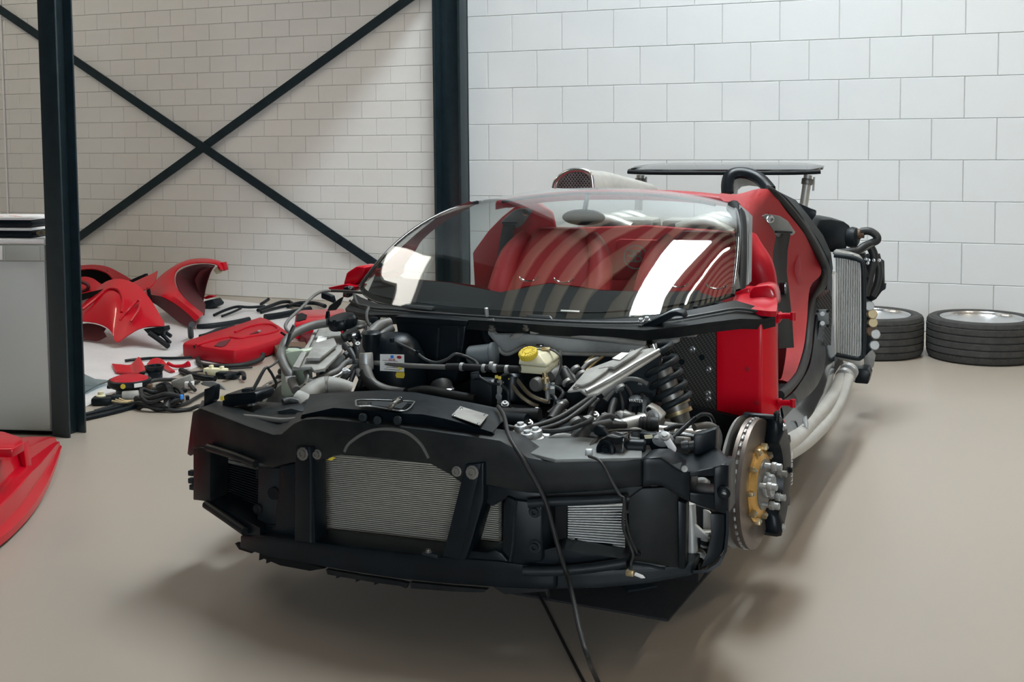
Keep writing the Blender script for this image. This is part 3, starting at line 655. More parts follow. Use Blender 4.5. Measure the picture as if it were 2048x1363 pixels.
# left end bracket and strap
part('cowl_strap', prismm([q(x, y, y=.33) for x, y in ((678, 598), (686, 594), (680, 610), (672, 620), (654, 622), (658, 612))], (0, .01, .004), bev=.002), 'blk_dust', cowl)
part('cowl_strap', prismm([q(x, y, y=.33) for x, y in ((652, 622), (657, 622), (658, 634), (664, 642), (652, 646), (650, 634))], (0, .01, 0), bev=.002), 'blk', cowl)
part('cowl_arm', prismm([q(x, y, y=.42) for x, y in ((642, 584), (662, 592), (666, 606), (642, 596))], (0, .03, 0), bev=.003), 'blk', cowl)
part('cowl_clamp', prismm([q(x, y, y=.42) for x, y in ((684, 594), (686, 574), (696, 572), (700, 580), (696, 596))], (0, .04, 0), bev=.006), 'blk_gloss', cowl)
pipe('cowl_cable', [(660, 581, .42), (690, 582, .40), (725, 585, .36)], .006, 'hose', cowl)
# ---- windscreen
base = [(720, 573, .47), (724, 586, .43), (752, 603, .37), (800, 612, .32), (866, 620, .285), (944, 628, .262), (1022, 633, .255), (1110, 637, .262), (1200, 637, .285), (1290, 631, .32), (1356, 621, .37), (1416, 607, .44), (1466, 590, .53)]
B_ = [q(a, b, y=c) for a, b, c in base]
nb = len(B_)
T_ = []
for i in range(nb):
    u = -1 + 2*i/(nb-1)
    x = .585*u*(1-.03*u*u); T_.append(V((x+.005, 1.24-.10*u*u, 1.215-.060*abs(u)**2.2)))
def scr(u_i, v):
    b, t = B_[u_i], T_[u_i]
    p = b.lerp(t, v); u = -1+2*u_i/(nb-1)
    bulge = .092*4*v*(1-v)*(1-.25*u*u)
    p.z += bulge*.80; p.y -= bulge*.35; p.x += u*bulge*.35
    return p
rows = []
for k in range(15):
    rr2 = [scr(i, k/14) for i in range(nb)]
    rows.append(spline(rr2, 3))
GL = rows
wsm = gridm(rows, .005, None, 'windscreen', 50)
ws = part('windscreen', wsm, 'glass')
bandrow = [[p+V((0, .004, -.006)) for p in spline([scr(i, v) for i in range(nb)], 3)] for v in (0, .03)]
part('glass_border', gridm(bandrow, .002, None, smooth=60), 'blk_matt', ws)
for side, idx in (('l', 0), ('r', nb-1)):
    part('glass_edge', tubem([scr(idx, k/14) for k in range(15)], .008, 8, 1), 'blk_gloss', ws)
pm = part('sticker', prismm([V((0, 0, 0)), V((.07, 0, 0)), V((.07, .004, .004)), V((0, .004, .004))], (0, 0, .001)), 'paper', ws)
pm.location = q(1121, 622, y=.29)
# black pillar glass at the right
sideg = part('pillar_glass', gridm([[q(x, y, y=yy) for x, y, yy in ((1478, 408, 1.08), (1480, 450, .92), (1478, 500, .78), (1470, 580, .58))], [q(x, y, y=yy) for x, y, yy in ((1498, 424, 1.10), (1498, 450, 1.0), (1496, 500, .86), (1496, 569, .66))]], .01, (-.5, .5, 0)), 'blk_gloss')
part('pillar_trim', gridm([[q(x, y, y=yy) for x, y, yy in ((1498, 425, 1.10), (1498, 500, .86), (1497, 568, .66))], [q(x, y, y=yy) for x, y, yy in ((1505, 432, 1.12), (1504, 500, .9), (1503, 562, .70))]], .012, (-.4, .6, 0)), 'trimgrey', sideg)
pa = part('windscreen_pillar', tubem([V((.70, .62, .87)), V((.67, .80, 1.0)), V((.62, 1.02, 1.11)), V((.57, 1.14, 1.15))], [.022, .022, .026, .03], 10, 4), 'blk_matt')
pb = part('windscreen_pillar', gridm([spline([q(a, b, y=c) for a, b, c in ((752, 545, .57), (800, 497, .70), (846, 456, .84), (896, 422, .97), (940, 402, 1.08))], 3), spline([q(a, b, y=c) for a, b, c in ((770, 545, .58), (808, 505, .70), (838, 468, .83), (888, 432, .96), (944, 404, 1.09))], 3), spline([q(a, b, y=c) for a, b, c in ((796, 540, .64), (826, 500, .74), (842, 476, .84), (886, 440, .97), (946, 407, 1.10))], 3)], .02, (0, 1, -.3), smooth=60), 'leather_dark')
part('pillar_foot', prismm([q(a, b, y=.66) for a, b in ((748, 552), (752, 538), (800, 530), (798, 548), (785, 556))], (0, .05, 0), bev=.006), 'leather', pb)
# door frame line beyond the left edge of the glass
part('header_rail', tubem([T_[i]+V((0, .03, -.02)) for i in range(1, nb-1)], .007, 8, 3), 'blk_matt')
# ---- roof shell behind the header, red
rt = []
for k, (yy, dz) in enumerate(((1.19, -.012), (1.35, -.015), (1.5, -.02))):
    rt.append([V((-.62+1.24*j/12, yy-.10*((j-6)/6)**2+.0, 1.222+dz-.058*abs((j-6)/6)**2.2)) for j in range(13)])
# open targa: only the rim above the side windows is left
# ---- cabin
part('dashboard', gridm([[q(x, y, y=yy) for x, y, yy in r] for r in (
    ((735, 585, .46), (800, 600, .42), (900, 612, .40), (1000, 620, .39), (1100, 624, .40), (1200, 624, .42), (1330, 612, .46), (1430, 594, .52)),
    ((748, 556, .72), (800, 561, .74), (900, 569, .76), (1000, 590, .74), (1100, 578, .78), (1200, 584, .78), (1330, 588, .78), (1400, 584, .74)),
    ((748, 552, .78), (800, 556, .80), (900, 565, .83), (1000, 584, .80), (1100, 566, .84), (1200, 580, .84), (1330, 584, .84), (1400, 580, .80)))], .03, (0, 0, -1), smooth=60), 'blk_matt')
part('dash_edge', gridm([[q(x, y, y=.84) for x, y in ((750, 551), (800, 555), (900, 564), (970, 572), (990, 586), (1020, 586), (1050, 572), (1100, 565), (1160, 572), (1200, 579), (1330, 583), (1400, 580))], [q(x, y+10, y=.86) for x, y in ((750, 551), (800, 555), (900, 564), (970, 572), (990, 586), (1020, 586), (1050, 572), (1100, 565), (1160, 572), (1200, 579), (1330, 583), (1400, 580))]], .02, (0, .6, -1), smooth=60), 'leather')
part('cabin_floor', prismm([(-.64, .55, .28), (.64, .55, .28), (.64, 1.9, .28), (-.64, 1.9, .28)], (0, 0, .02)), 'blk_matt')
part('centre_tunnel', boxm((0, 1.25, .42), (.22, 1.3, .30), None, .04), 'leather_dark')
bh = part('rear_bulkhead', prismm([(-.72, 1.80, .30), (.74, 1.80, .30), (.74, 1.80, .90), (.50, 1.85, .985), (0, 1.87, 1.01), (-.50, 1.85, .985), (-.72, 1.80, .90)], (0, .05, 0), bev=.01), 'leather')
pan = part('bulkhead_panel', prismm([q(x, y, y=1.775) for x, y in ((1224, 560), (1232, 482), (1238, 478), (1318, 480), (1324, 486), (1326, 560))], (0, .03, 0), bev=.004), 'leather', bh)
rc = q(1271, 514, y=1.765)
part('emblem_ring', lathem([(.058, 0), (.058, .004), (.052, .004), (.052, 0), (.058, 0)], rc, (0, -1, .1), 32), 'trimgrey', pan)
me = textm('B', .085); place(me, rc+V((.014, -.006, .002)), (1, 0, 0), (0, 0, 1)); part('emblem_letter', me, 'trimgrey', pan)
me = textm('E', .085); place(me, rc+V((-.020, -.006, .002)), (-1, 0, 0), (0, 0, 1)); part('emblem_letter', me, 'trimgrey', pan)
def seat(xc, nm):
    s = part('seat', boxm((xc, 1.18, .50), (.46, .52, .16), RZ(0, 0, .12), .05), 'leather')
    prof = [(.0, 1.38, .46, .22), (.0, 1.46, .64, .235), (.0, 1.54, .82, .22), (.0, 1.60, .95, .17), (.0, 1.62, 1.01, .115)]
    rows_ = []
    for (_, yy, zz, hw) in prof:
        rows_.append([V((xc+hw*math.sin(t), yy-.02+.075*math.cos(t)*(-1), zz)) for t in [2*math.pi*k/16 for k in range(16)]])
    me = gridm(rows_, 0, None, 'back', 60, closed=True)
    bm = bmesh.new(); bm.from_mesh(me); bmesh.ops.holes_fill(bm, edges=[e for e in bm.edges if e.is_boundary]); bmesh.ops.recalc_face_normals(bm, faces=bm.faces); bm.to_mesh(me); bm.free()
    part('backrest', me, 'leather', s)
    for sx in (-1, 1):
        part('side_bolster', tubem([V((xc+sx*.23, 1.34, .52)), V((xc+sx*.24, 1.42, .70)), V((xc+sx*.22, 1.52, .88)), V((xc+sx*.16, 1.58, .98))], [.06, .065, .055, .03], 10, 4), 'leather', s)
        part('belt_slot', tubem([V((xc+sx*.085+.045*math.cos(t), 1.41-.01, .80+.022*math.sin(t))) for t in [math.pi+math.pi*k/8 for k in range(9)]], .006, 8, 2), 'chrome', s)
    return s
seat(-.34, 's'); seat(.36, 's')
# B-pillar trims with belts, left and right
def bpillar(sgn):
    if sgn > 0:
        o1 = ((1443, 386, 1.30), (1478, 388, 1.45), (1535, 378, 1.50), (1573, 423, 1.62), (1604, 461, 1.75), (1625, 494, 1.90), (1637, 520, 2.02), (1642, 548, 2.0), (1620, 575, 1.86), (1614, 640, 1.6), (1606, 700, 1.4), (1585, 758, 1.1), (1566, 760, 1.05))
        i1 = ((1450, 402, 1.18), (1480, 410, 1.20), (1503, 440, 1.30), (1506, 480, 1.42), (1512, 520, 1.46), (1528, 540, 1.52), (1545, 560, 1.58), (1558, 575, 1.62), (1578, 590, 1.66), (1576, 640, 1.5), (1576, 700, 1.36), (1568, 750, 1.1), (1562, 760, 1.04))
        A = [q(a, b, y=c) for a, b, c in o1]; Bq = [q(a, b, y=c) for a, b, c in i1]
    else:
        A0, B0 = bpillar.right
        A = [V((-p.x, p.y, p.z)) for p in A0]; Bq = [V((-p.x, p.y, p.z)) for p in B0]
    if sgn > 0: bpillar.right = (A, Bq)
    pn = part('pillar_trim', gridm([spline(A, 4), spline([a.lerp(b, .5)+V((-.01*sgn, 0, 0)) for a, b in zip(A, Bq)], 4), spline(Bq, 4)], .012, (-sgn*.6, .3, 0), smooth=60), 'leather')
    return pn, A, Bq
pr, RA, RB = bpillar(1)
pl_ = part('pillar_trim', prismm([q(a, b, y=1.72) for a, b in ((944, 505), (975, 462), (1002, 434), (1030, 412), (1072, 402), (1104, 424), (1114, 470), (1110, 575), (985, 582), (948, 575))], (0, .03, 0), bev=.012), 'leather')
# belt plate and belt (right)
def belt(pn, mir):
    if not mir:
        OL = ((1521, 430, 1.25), (1530, 426, 1.27), (1556, 430, 1.36), (1572, 440, 1.43), (1587, 462, 1.53), (1583, 468, 1.50), (1553, 472, 1.36), (1548, 468, 1.33), (1538, 450, 1.29))
        sc_p, slot, st = (1537, 436, 1.28), ((1549, 461, 1.33), (1580, 462, 1.48)), ((1564, 464, 1.40), (1558, 500, 1.36), (1556, 540, 1.32), (1561, 580, 1.28), (1567, 640, 1.22), (1570, 690, 1.18))
        hw, o_, bk_ = V((.026, .02, 0)), V((.016, -.062, 0)), (1563, 572, 1.28)
    else:
        OL = ((1003, 447, 1.71), (1006, 440, 1.71), (1028, 421, 1.71), (1042, 416, 1.71), (1064, 417, 1.71), (1065, 424, 1.71), (1046, 449, 1.71), (1034, 457, 1.71), (1028, 449, 1.71), (1010, 449, 1.71))
        sc_p, slot, st = (1052, 424, 1.70), ((1006, 445, 1.70), (1036, 445, 1.70)), ((1020, 448, 1.70), (1014, 480, 1.68), (1008, 520, 1.64), (998, 546, 1.60))
        hw, o_, bk_ = V((.032, 0, .0)), V((0, -.012, 0)), (996, 546, 1.58)
    k_ = V((.016, -.050, 0)) if not mir else V((0, -.004, 0))
    pt = part('belt_plate', prismm([q(a, b, y=c)+k_ for a, b, c in OL], (-.004, .006, 0), bev=.002), 'trimgrey', pn)
    part('plate_screw', lathem([(.016, 0), (.016, .005), (.010, .006), (0, .003)], q(*sc_p[:2], y=sc_p[2])+k_, (.4 if not mir else 0, -1, 0), 16), 'chrome', pt)
    part('belt_slot', barm(q(*slot[0][:2], y=slot[0][2])+o_, q(*slot[1][:2], y=slot[1][2])+o_, .008, .008), 'blk_matt', pt)
    ps = [q(a, b, y=c) for a, b, c in st]
    part('seat_belt', gridm([[p+o_-hw*s_ for p in ps] for s_ in (1, 0, -1)], .004, (0, .8, 0), smooth=60), 'belt', pn)
    part('belt_buckle', boxm(q(*bk_[:2], y=bk_[2])+o_, (.03, .02, .05), None, .006), 'alu' if mir else 'blk_gloss', pn)
belt(pr, False); belt(pl_, True)
# red bolster of the right seat seen in the door opening
part('door_side_trim', tubem([q(a, b, y=c) for a, b, c in ((1490, 478, 1.16), (1500, 500, 1.14), (1516, 530, 1.12), (1526, 560, 1.12), (1530, 600, 1.12))], [.05, .055, .06, .055, .05], 12, 4), 'red_in')
slab('pillar_backing', [(1585, 440), (1622, 478), (1652, 540), (1652, 590), (1630, 640), (1600, 620), (1580, 540)], YP(2.10), (-.01, .02, 0), 'red_dark')
# rear-view mirror
mo = part('interior_mirror', lathem([(0, -.006), (.5, -.004), (.62, .004), (.6, .02), (.3, .03), (0, .032)], (0, 0, 0), (0, -1, 0), 28), 'blk_gloss')
mo.scale = (.15, .9, .055); mo.location = q(1168, 434, y=1.02)
part('mirror_arm', tubem([q(1168, 430, y=1.02), q(1172, 405, y=1.06), q(1176, 390, y=1.12)], .010, 8, 3), 'blk_mid')
# ---- right door aperture: seal, sill, carbon flank
def sealp(off=0): return [q(a, b, y=c) for a, b, c in ((1533, 377, 1.52), (1550, 388, 1.55), (1578, 418, 1.66), (1608, 458, 1.78), (1632, 498, 1.93), (1646, 530, 2.04), (1648, 560, 2.02), (1640, 580, 1.95), (1626, 606, 1.80), (1619, 650, 1.62), (1614, 700, 1.45), (1600, 745, 1.22), (1580, 772, 1.0), (1560, 790, .80))]
part('door_seal', tubem(sealp(), .018, 10, 4), 'rubber')
outl = ((1548, 380, 1.56), (1572, 395, 1.66), (1604, 432, 1.82), (1632, 475, 1.98), (1655, 520, 2.12), (1664, 552, 2.2), (1664, 590, 2.2), (1664, 640, 2.16), (1662, 700, 2.05), (1655, 745, 1.85), (1630, 790, 1.45), (1605, 820, 1.15), (1562, 860, .70))
se = [q(a, b, y=c) for a, b, c in ((1545, 384, 1.55), (1566, 400, 1.62), (1598, 440, 1.76), (1625, 484, 1.90), (1647, 528, 2.03), (1655, 560, 2.03), (1650, 590, 1.96), (1634, 630, 1.75), (1627, 690, 1.55), (1618, 735, 1.38), (1594, 775, 1.08), (1580, 790, .94), (1562, 806, .72))]
ou = [q(a, b, y=c) for a, b, c in outl]
part('door_surround', gridm([spline(se, 4), spline([a.lerp(b, .5)+V((.010, 0, .004)) for a, b in zip(se, ou)], 4), spline(ou, 4)], .02, (-.7, .4, -.3), smooth=45), 'blk')
slp = slab('carbon_patch', [(1632, 608), (1640, 596), (1660, 580), (1664, 600), (1662, 690), (1630, 690), (1628, 650)], lambda a, b: q(a, b, y=1.80), (-.02, .02, 0), 'carbon')
part('latch_plate', prismm([q(x, y, y=1.76) for x, y in ((1632, 619), (1658, 619), (1658, 654), (1632, 655))], (-.01, .012, 0), bev=.003), 'greypaint', slp)
for x, y in ((1645, 627), (1645, 646)): part('bolt', boltm(q(x, y, y=1.755), (.3, -1, 0), .007, .006), 'alu', slp)
for x, y in ((1635, 622), (1655, 622), (1635, 651), (1655, 651)): part('bolt', boltm(q(x, y, y=1.757), (.3, -1, 0), .005, .003), 'blk_matt', slp)
s1 = [(1558, 806, .70), (1590, 780, 1.05), (1618, 738, 1.42), (1632, 690, 1.62), (1640, 640, 1.75)]
s2 = [(1560, 840, .66), (1600, 808, 1.05), (1632, 766, 1.50), (1646, 715, 1.75), (1652, 660, 1.85)]
s3 = [(1566, 870, .62), (1612, 828, 1.05), (1644, 780, 1.55), (1662, 720, 1.9), (1664, 650, 2.05)]
s4 = [(1570, 890, .60), (1615, 850, 1.02), (1650, 800, 1.55), (1668, 745, 1.95), (1668, 650, 2.12)]
SR = [[q(a, b, y=c) for a, b, c in r] for r in (s1, s2, s3, s4)]
part('sill', gridm([spline(r, 4) for r in SR], .02, (-.6, 0, -.5), smooth=50), 'blk_gloss')
# coolant pipes along the sill
for i, pts in enumerate((((1560, 895, .40), (1590, 878, .75), (1620, 845, 1.15), (1660, 800, 1.62), (1682, 762, 2.0), (1690, 742, 2.15)), ((1560, 908, .38), (1585, 900, .62), (1620, 876, 1.0), (1655, 840, 1.40), (1680, 800, 1.72), (1696, 755, 2.05)), ((1575, 880, .62), (1605, 858, .95), (1638, 822, 1.35), (1668, 776, 1.85), (1684, 744, 2.12)))):
    pp = pipe('coolant_pipe', pts, (.031, .028, .020)[i], 'silverpaint', None, 14)
part('pipe_bracket', prismm([q(x, y, y=.9) for x, y in ((1603, 838), (1612, 832), (1616, 850), (1612, 872), (1606, 866), (1608, 850))], (0, .02, 0), bev=.003), 'alu', pp)
part('pipe_bracket', prismm([q(x, y, y=.75) for x, y in ((1595, 872), (1602, 870), (1604, 884), (1600, 896), (1594, 890))], (0, .02, 0), bev=.003), 'alu', pp)
for a in ((1698, 742, 2.1), (1690, 752, 2.06)): part('hose_clip', lathem([(.040, -.012), (.043, -.01), (.043, .01), (.040, .012)], q(a[0], a[1], y=a[2]), (.2, 1, .4), 20), 'alu', pp)
# ---- side radiator and rear running gear
def sider(): 
    yy = 2.32
    A, B, C_, D = [q(a, b, y=yy) for a, b in ((1670, 512), (1722, 524), (1724, 712), (1672, 706))]
    s = part('side_radiator', prismm([p+V((0, .02, 0)) for p in (A, B, C_, D)], (0, .05, 0)), 'blk_matt')
    for i in range(15):
        t = (i+.5)/15; part('cooling_tube', barm(A.lerp(B, t), D.lerp(C_, t), .0045, .03, (0, 1, 0)), 'fin', s)
    part('radiator_rim', tubem([q(a, b, y=yy-.01) for a, b in ((1668, 510), (1700, 514), (1718, 520), (1726, 532), (1728, 600), (1727, 700), (1722, 714), (1712, 716), (1672, 708))], .012, 8, 4), 'blk_mid', s)
    part('radiator_tank', prismm([q(a, b, y=yy) for a, b in ((1664, 508), (1668, 500), (1698, 506), (1716, 512), (1724, 522), (1712, 518))], (0, .08, .0), bev=.006), 'alu_dusty', s)
    part('radiator_tank', prismm([q(a, b, y=yy) for a, b in ((1672, 708), (1720, 718), (1726, 715), (1724, 732), (1676, 718))], (0, .08, 0), bev=.006), 'silverpaint', s)
    part('tank_lid', prismm([q(a, b, y=yy-.01) for a, b in ((1668, 506), (1702, 512), (1706, 508), (1668, 502))], (0, .05, .0)), 'silverpaint', s)
    part('radiator_side', prismm([q(a, b, y=yy-.06) for a, b in ((1656, 545), (1672, 548), (1672, 708), (1664, 712), (1660, 640))], (0, .10, 0), bev=.004), 'silverpaint', s)
sider()
# engine cover end, intercooler case, hoses behind
ic = part('intake_case', prismm([q(a, b, y=2.6) for a, b in ((1632, 458), (1640, 438), (1662, 438), (1688, 443), (1701, 452), (1696, 488), (1690, 506), (1660, 504), (1640, 478))], (-.10, .30, 0), bev=.01), 'blk_dust')
part('case_end', lathem([(.05, 0), (.055, .02), (.05, .04), (.035, .05)], q(1697, 474, y=2.62), (1, -.2, 0), 18), 'blk_mid', ic)
part('hose_boot', lathem([(.036, 0), (.036, .01), (.030, .015), (.032, .03), (.026, .035), (.028, .05), (.02, .055), (.02, .07)], q(1700, 468, y=2.62), (1, 0, .02), 16), 'brown', ic)
pipe('rear_hose', [(1722, 463, 2.62), (1738, 462, 2.62), (1752, 470, 2.62), (1754, 480, 2.62), (1742, 486, 2.62), (1728, 492, 2.6), (1716, 500, 2.58), (1700, 503, 2.56), (1678, 505, 2.54)], .020, 'hose', ic, 10)
pipe('rear_hose', [(1752, 486, 2.62), (1738, 495, 2.6), (1720, 504, 2.58), (1698, 509, 2.56)], .006, 'hose_grey', ic, 8)
for i, pts in enumerate((((1740, 492, 2.66), (1748, 512, 2.66), (1742, 540, 2.66), (1738, 560, 2.66), (1730, 590, 2.66)), ((1752, 508, 2.7), (1758, 540, 2.7), (1754, 568, 2.7), (1744, 590, 2.7)), ((1732, 508, 2.7), (1738, 525, 2.7), (1740, 548, 2.7)))):
    pipe('rear_hose', pts, (.022, .020, .014)[i], 'hose', ic, 10)
rb = part('rear_bracket', prismm([q(a, b, y=2.75) for a, b in ((1754, 513), (1768, 522), (1769, 568), (1772, 566), (1771, 578), (1764, 582), (1752, 598), (1744, 602), (1728, 596), (1730, 572), (1752, 562), (1758, 540))], (0, .03, 0), bev=.004), 'blk')
part('intercooler', prismm([q(a, b, y=2.6) for a, b in ((1712, 508), (1728, 506), (1734, 540), (1738, 555), (1728, 556), (1724, 530))], (0, .08, 0), bev=.005), 'blk_dust')
for x, y in ((1731, 518), (1737, 520), (1747, 520), (1758, 520), (1735, 526)): part('bolt', boltm(q(x, y, y=2.6), (0, -1, 0), .006, .006), 'alu_bright', rb)
# rear brake edge and suspension seen past the radiator
rbk = part('rear_suspension', prismm([q(a, b, y=2.7) for a, b in ((1729, 600), (1742, 604), (1748, 640), (1746, 690), (1736, 720), (1728, 716))], (0, .06, 0), bev=.006), 'blk_mid')
for i, (x, y, m_) in enumerate(((1738, 612, 'alu'), (1744, 628, 'brass'), (1745, 645, 'brass'), (1742, 662, 'brown'), (1750, 668, 'alu'), (1748, 690, 'alu'))):
    part('suspension_joint', lathem([(.022, -.015), (.026, -.01), (.026, .01), (.022, .015)], q(x, y, y=2.68), (.3, -1, .2), 14), m_, rbk)
slab('mudflap_bracket', [(1728, 716), (1742, 700), (1750, 712), (1746, 735), (1728, 738)], YP(2.66), (0, .05, 0), 'alu_dusty', rbk, .004)
slab('rear_undertray', [(1700, 735), (1736, 738), (1741, 748), (1736, 768), (1712, 766), (1700, 760)], YP(2.5), (0, .12, 0), 'blk', rbk, .006)
pipe('rear_pipe', [(1684, 728, 2.2), (1696, 732, 2.22), (1706, 745, 2.24), (1704, 760, 2.2)], .014, 'alu', rbk)
# ---- rear shell, engine hump, scoop and wing
part('engine_block', boxm((0, 2.35, .62), (1.0, .85, .5), None, .05), 'blk_mid')
part('engine_cover', gridm([[V((x, y, z-.10*x*x)) for x in [-.6+.1*k for k in range(13)]] for y, z in ((1.95, 1.00), (2.3, .98), (2.7, .93), (3.2, .84))], .02, (0, 0, -1), smooth=60), 'blk_mid')
for s in (-1, 1):
    for k in range(3): part('intake_runner', tubem([V((s*.12, 2.02+.18*k, .98)), V((s*.26, 2.02+.18*k, 1.02)), V((s*.38, 2.02+.18*k, .96))], .035, 10, 4), 'silverpaint')
part('cam_cover', boxm((-.18, 2.12, 1.0), (.34, .16, .06), None, .02), 'silverpaint'); part('cam_cover', boxm((.2, 2.12, 1.0), (.34, .16, .06), None, .02), 'silverpaint')
# rear buttress on the right: dark trim strip going down behind the pillar
part('buttress', gridm([[q(a, b, y=c) for a, b, c in ((1546, 381, 1.58), (1576, 398, 1.70), (1604, 432, 1.86), (1636, 478, 2.05), (1658, 520, 2.18), (1664, 548, 2.24))], [q(a, b, y=c) for a, b, c in ((1552, 380, 1.66), (1592, 400, 1.82), (1618, 432, 1.98), (1646, 470, 2.14), (1662, 505, 2.26), (1666, 536, 2.30))]], .03, (-.3, .3, -.4), smooth=60), 'blk_mid')
part('airbox', prismm([q(a, b, y=2.25) for a, b in ((1588, 404), (1600, 406), (1622, 416), (1634, 420), (1633, 430), (1622, 445), (1610, 436))], (-.2, .22, 0), bev=.006), 'blk')
hoop = part('roll_hoop', tubem([q(a, b, y=c) for a, b, c in ((1455, 386, 1.78), (1455, 366, 1.80), (1461, 351, 1.82), (1478, 345, 1.84), (1500, 348, 1.84), (1520, 358, 1.82), (1532, 370, 1.80), (1540, 380, 1.78))], .022, 8, 5, rb=.030), 'blk')
hb = []
for yy, zo in ((1.50, -.012), (1.52, 0), (1.62, .0), (1.66, -.014)):
    hb.append([V((.64*(-1+j/8)+.01, yy, 1.196+zo-.055*abs(-1+j/8)**2.4)) for j in range(17)])
part('targa_bar', gridm(hb, .03, (0, 0, -1), smooth=60), 'leather')
sc_ = part('air_scoop', tubem([q(a, b, y=2.05) for a, b in ((1108, 376), (1112, 362), (1124, 350), (1140, 342), (1158, 340), (1174, 343), (1183, 352), (1186, 376))], .013, 10, 4), 'alu_bright')
scp = [q(a, b, y=2.06) for a, b in ((1108, 376), (1112, 362), (1124, 350), (1140, 342), (1158, 340), (1174, 343), (1183, 352), (1186, 376))]
part('scoop_throat', prismm([p+V((0, .05, 0)) for p in scp], (0, .02, 0)), 'blk_matt', sc_)
# honeycomb mesh, strand by strand
pmin, pmax = q(1106, 378, y=2.05), q(1188, 338, y=2.05)
import itertools
outl2 = [(p.x, p.z) for p in spline(scp, 4)]
def inside(x, z):
    c = False; n = len(outl2)
    for i in range(n):
        x1, z1 = outl2[i]; x2, z2 = outl2[(i+1) % n]
        if (z1 > z) != (z2 > z) and x < (x2-x1)*(z-z1)/(z2-z1)+x1: c = not c
    return c
vs, fs = [], []
hx = .0165
for r in range(14):
    for c_ in range(22):
        x = pmin.x + c_*hx + (hx/2 if r % 2 else 0); z = pmin.z + r*hx*.62
        if not inside(x, z): continue
        a0 = len(vs)
        for k in range(6):
            t = math.pi*k/3
            vs += [(x+math.cos(t)*hx*.56, scp[0].y, z+math.sin(t)*hx*.40), (x+math.cos(t)*hx*.38, scp[0].y, z+math.sin(t)*hx*.26), (x+math.cos(t)*hx*.42, scp[0].y+.012, z+math.sin(t)*hx*.30)]
        for k in range(6):
            i, j = a0+3*k, a0+3*((k+1) % 6); fs += [(i, j, j+1, i+1), (i+1, j+1, j+2, i+2)]
mm = part('scoop_mesh', mesh('mesh', vs, fs), 'alu', sc_); mm['kind'] = 'stuff'
part('scoop_body', gridm([[p+V((0, .01, 0)) for p in scp], [p+V((.03, .3, -.02)) for p in scp], [V((p.x+.12, p.y+.8, p.z-.10)) for p in scp]], .006, smooth=60), 'silverpaint', sc_)
sc2 = part('air_scoop', tubem([V((-p.x+.02, p.y, p.z)) for p in scp], .009, 8, 4), 'chrome')
part('scoop_body', gridm([[V((-p.x+.02, p.y+.01, p.z)) for p in scp], [V((-p.x-.10, p.y+.8, p.z-.10)) for p in scp]], .006, smooth=60), 'silverpaint', sc2)
wy = 3.15
wl_, wr_ = q(1257, 343, y=wy), q(1642, 343, y=wy)
rows_ = []
for i in range(17):
    u = -1+i/8; x = wl_.x+(wr_.x-wl_.x)*i/16; z = wl_.z+(wr_.z-wl_.z)*i/16
    k = (1-abs(u)**6*.55); zz = z+.016-.014*(1-u*u)*0
    rows_.append([V((x, wy-.02+.02*(1-k), zz-.012*k)), V((x, wy-.02, zz-.004)), V((x, wy+.10, zz+.018*k)), V((x, wy+.30*k, zz+.03*k)), V((x, wy+.36*k, zz+.026*k)), V((x, wy+.30*k, zz+.010)), V((x, wy+.10, zz-.016*k))])
me = gridm(rows_, 0, None, 'wing', 50, closed=True)
bm = bmesh.new(); bm.from_mesh(me); bmesh.ops.holes_fill(bm, edges=[e for e in bm.edges if e.is_boundary]); bmesh.ops.recalc_face_normals(bm, faces=bm.faces); bm.to_mesh(me); bm.free()
wing = part('rear_wing', me, 'blk_gloss')
part('wing_lip', tubem([r[0]+V((0, -.004, -.012)) for r in rows_], .012, 8, 1), 'blk_matt', wing)
for x0, x1 in ((1281, 1277), (1616, 1606)):
    a, b = q(x0, 350, y=wy+.10), q(x1, 420, y=wy+.08)
    part('wing_ram', lathem([(.024, 0), (.024, (b-a).length)], a, b-a, 16), 'silverpaint', wing)
    part('ram_clamp', lathem([(.030, .02), (.032, .025), (.032, .05), (.030, .055)], a, b-a, 16), 'steel_dk', wing)
    part('ram_rod', tubem([a+V((.035, .0, -.01)), a+V((.030, 0, -.09))], .006, 8, 1), 'alu', wing)
# ---- engine bay contents
# climate box and filter dome
hv = slab('climate_box', [(790, 640), (932, 648), (930, 668), (922, 726), (912, 760), (884, 786), (806, 784), (800, 700)], YP(.16), (0, .25, 0), 'blk', None, .008)
slab('box_lip', [(790, 632), (935, 641), (932, 652), (790, 645)], YP(.14), (0, .10, 0), 'blk', hv, .003)
pipe('box_rib', [(878, 655, .155), (876, 690, .155), (874, 720, .155)], .005, 'blk_mid', hv, 6)
pipe('box_rib', [(918, 655, .155), (917, 700, .155), (917, 730, .155)], .006, 'blk_mid', hv, 6)
dome = part('filter_housing', gridm([[q(790, 722, y=.10)+V((0, 0, 0))+V((math.cos(t)*r_, math.sin(t)*r_*.9, z_)) for t in [2*math.pi*k/28 for k in range(28)]] for r_, z_ in ((.115, -.17), (.115, -.02), (.108, .03), (.085, .075), (.05, .10), (.001, .105))], 0, None, smooth=50, closed=True), 'blk')
lab = slab('maker_label', [(760, 708), (808, 709), (808, 743), (760, 741)], YP(-.012), (0, .002, 0), 'paper', dome)
pl3 = [q(*p, y=-.013) for p in ((760, 708), (808, 709), (808, 743), (760, 741))]
def lpt(u, v): return pl3[0].lerp(pl3[1], u).lerp(pl3[3].lerp(pl3[2], u), v)
slab('label_logo', [(781, 710), (787, 710), (787, 716), (781, 716)], YP(-.0135), (0, .001, 0), 'blue', lab)
me = textm('BEHR', .011); place(me, q(784, 719, y=-.014), (1, 0, 0), (0, 0, 1)); part('lettering', me, 'label_red', lab)
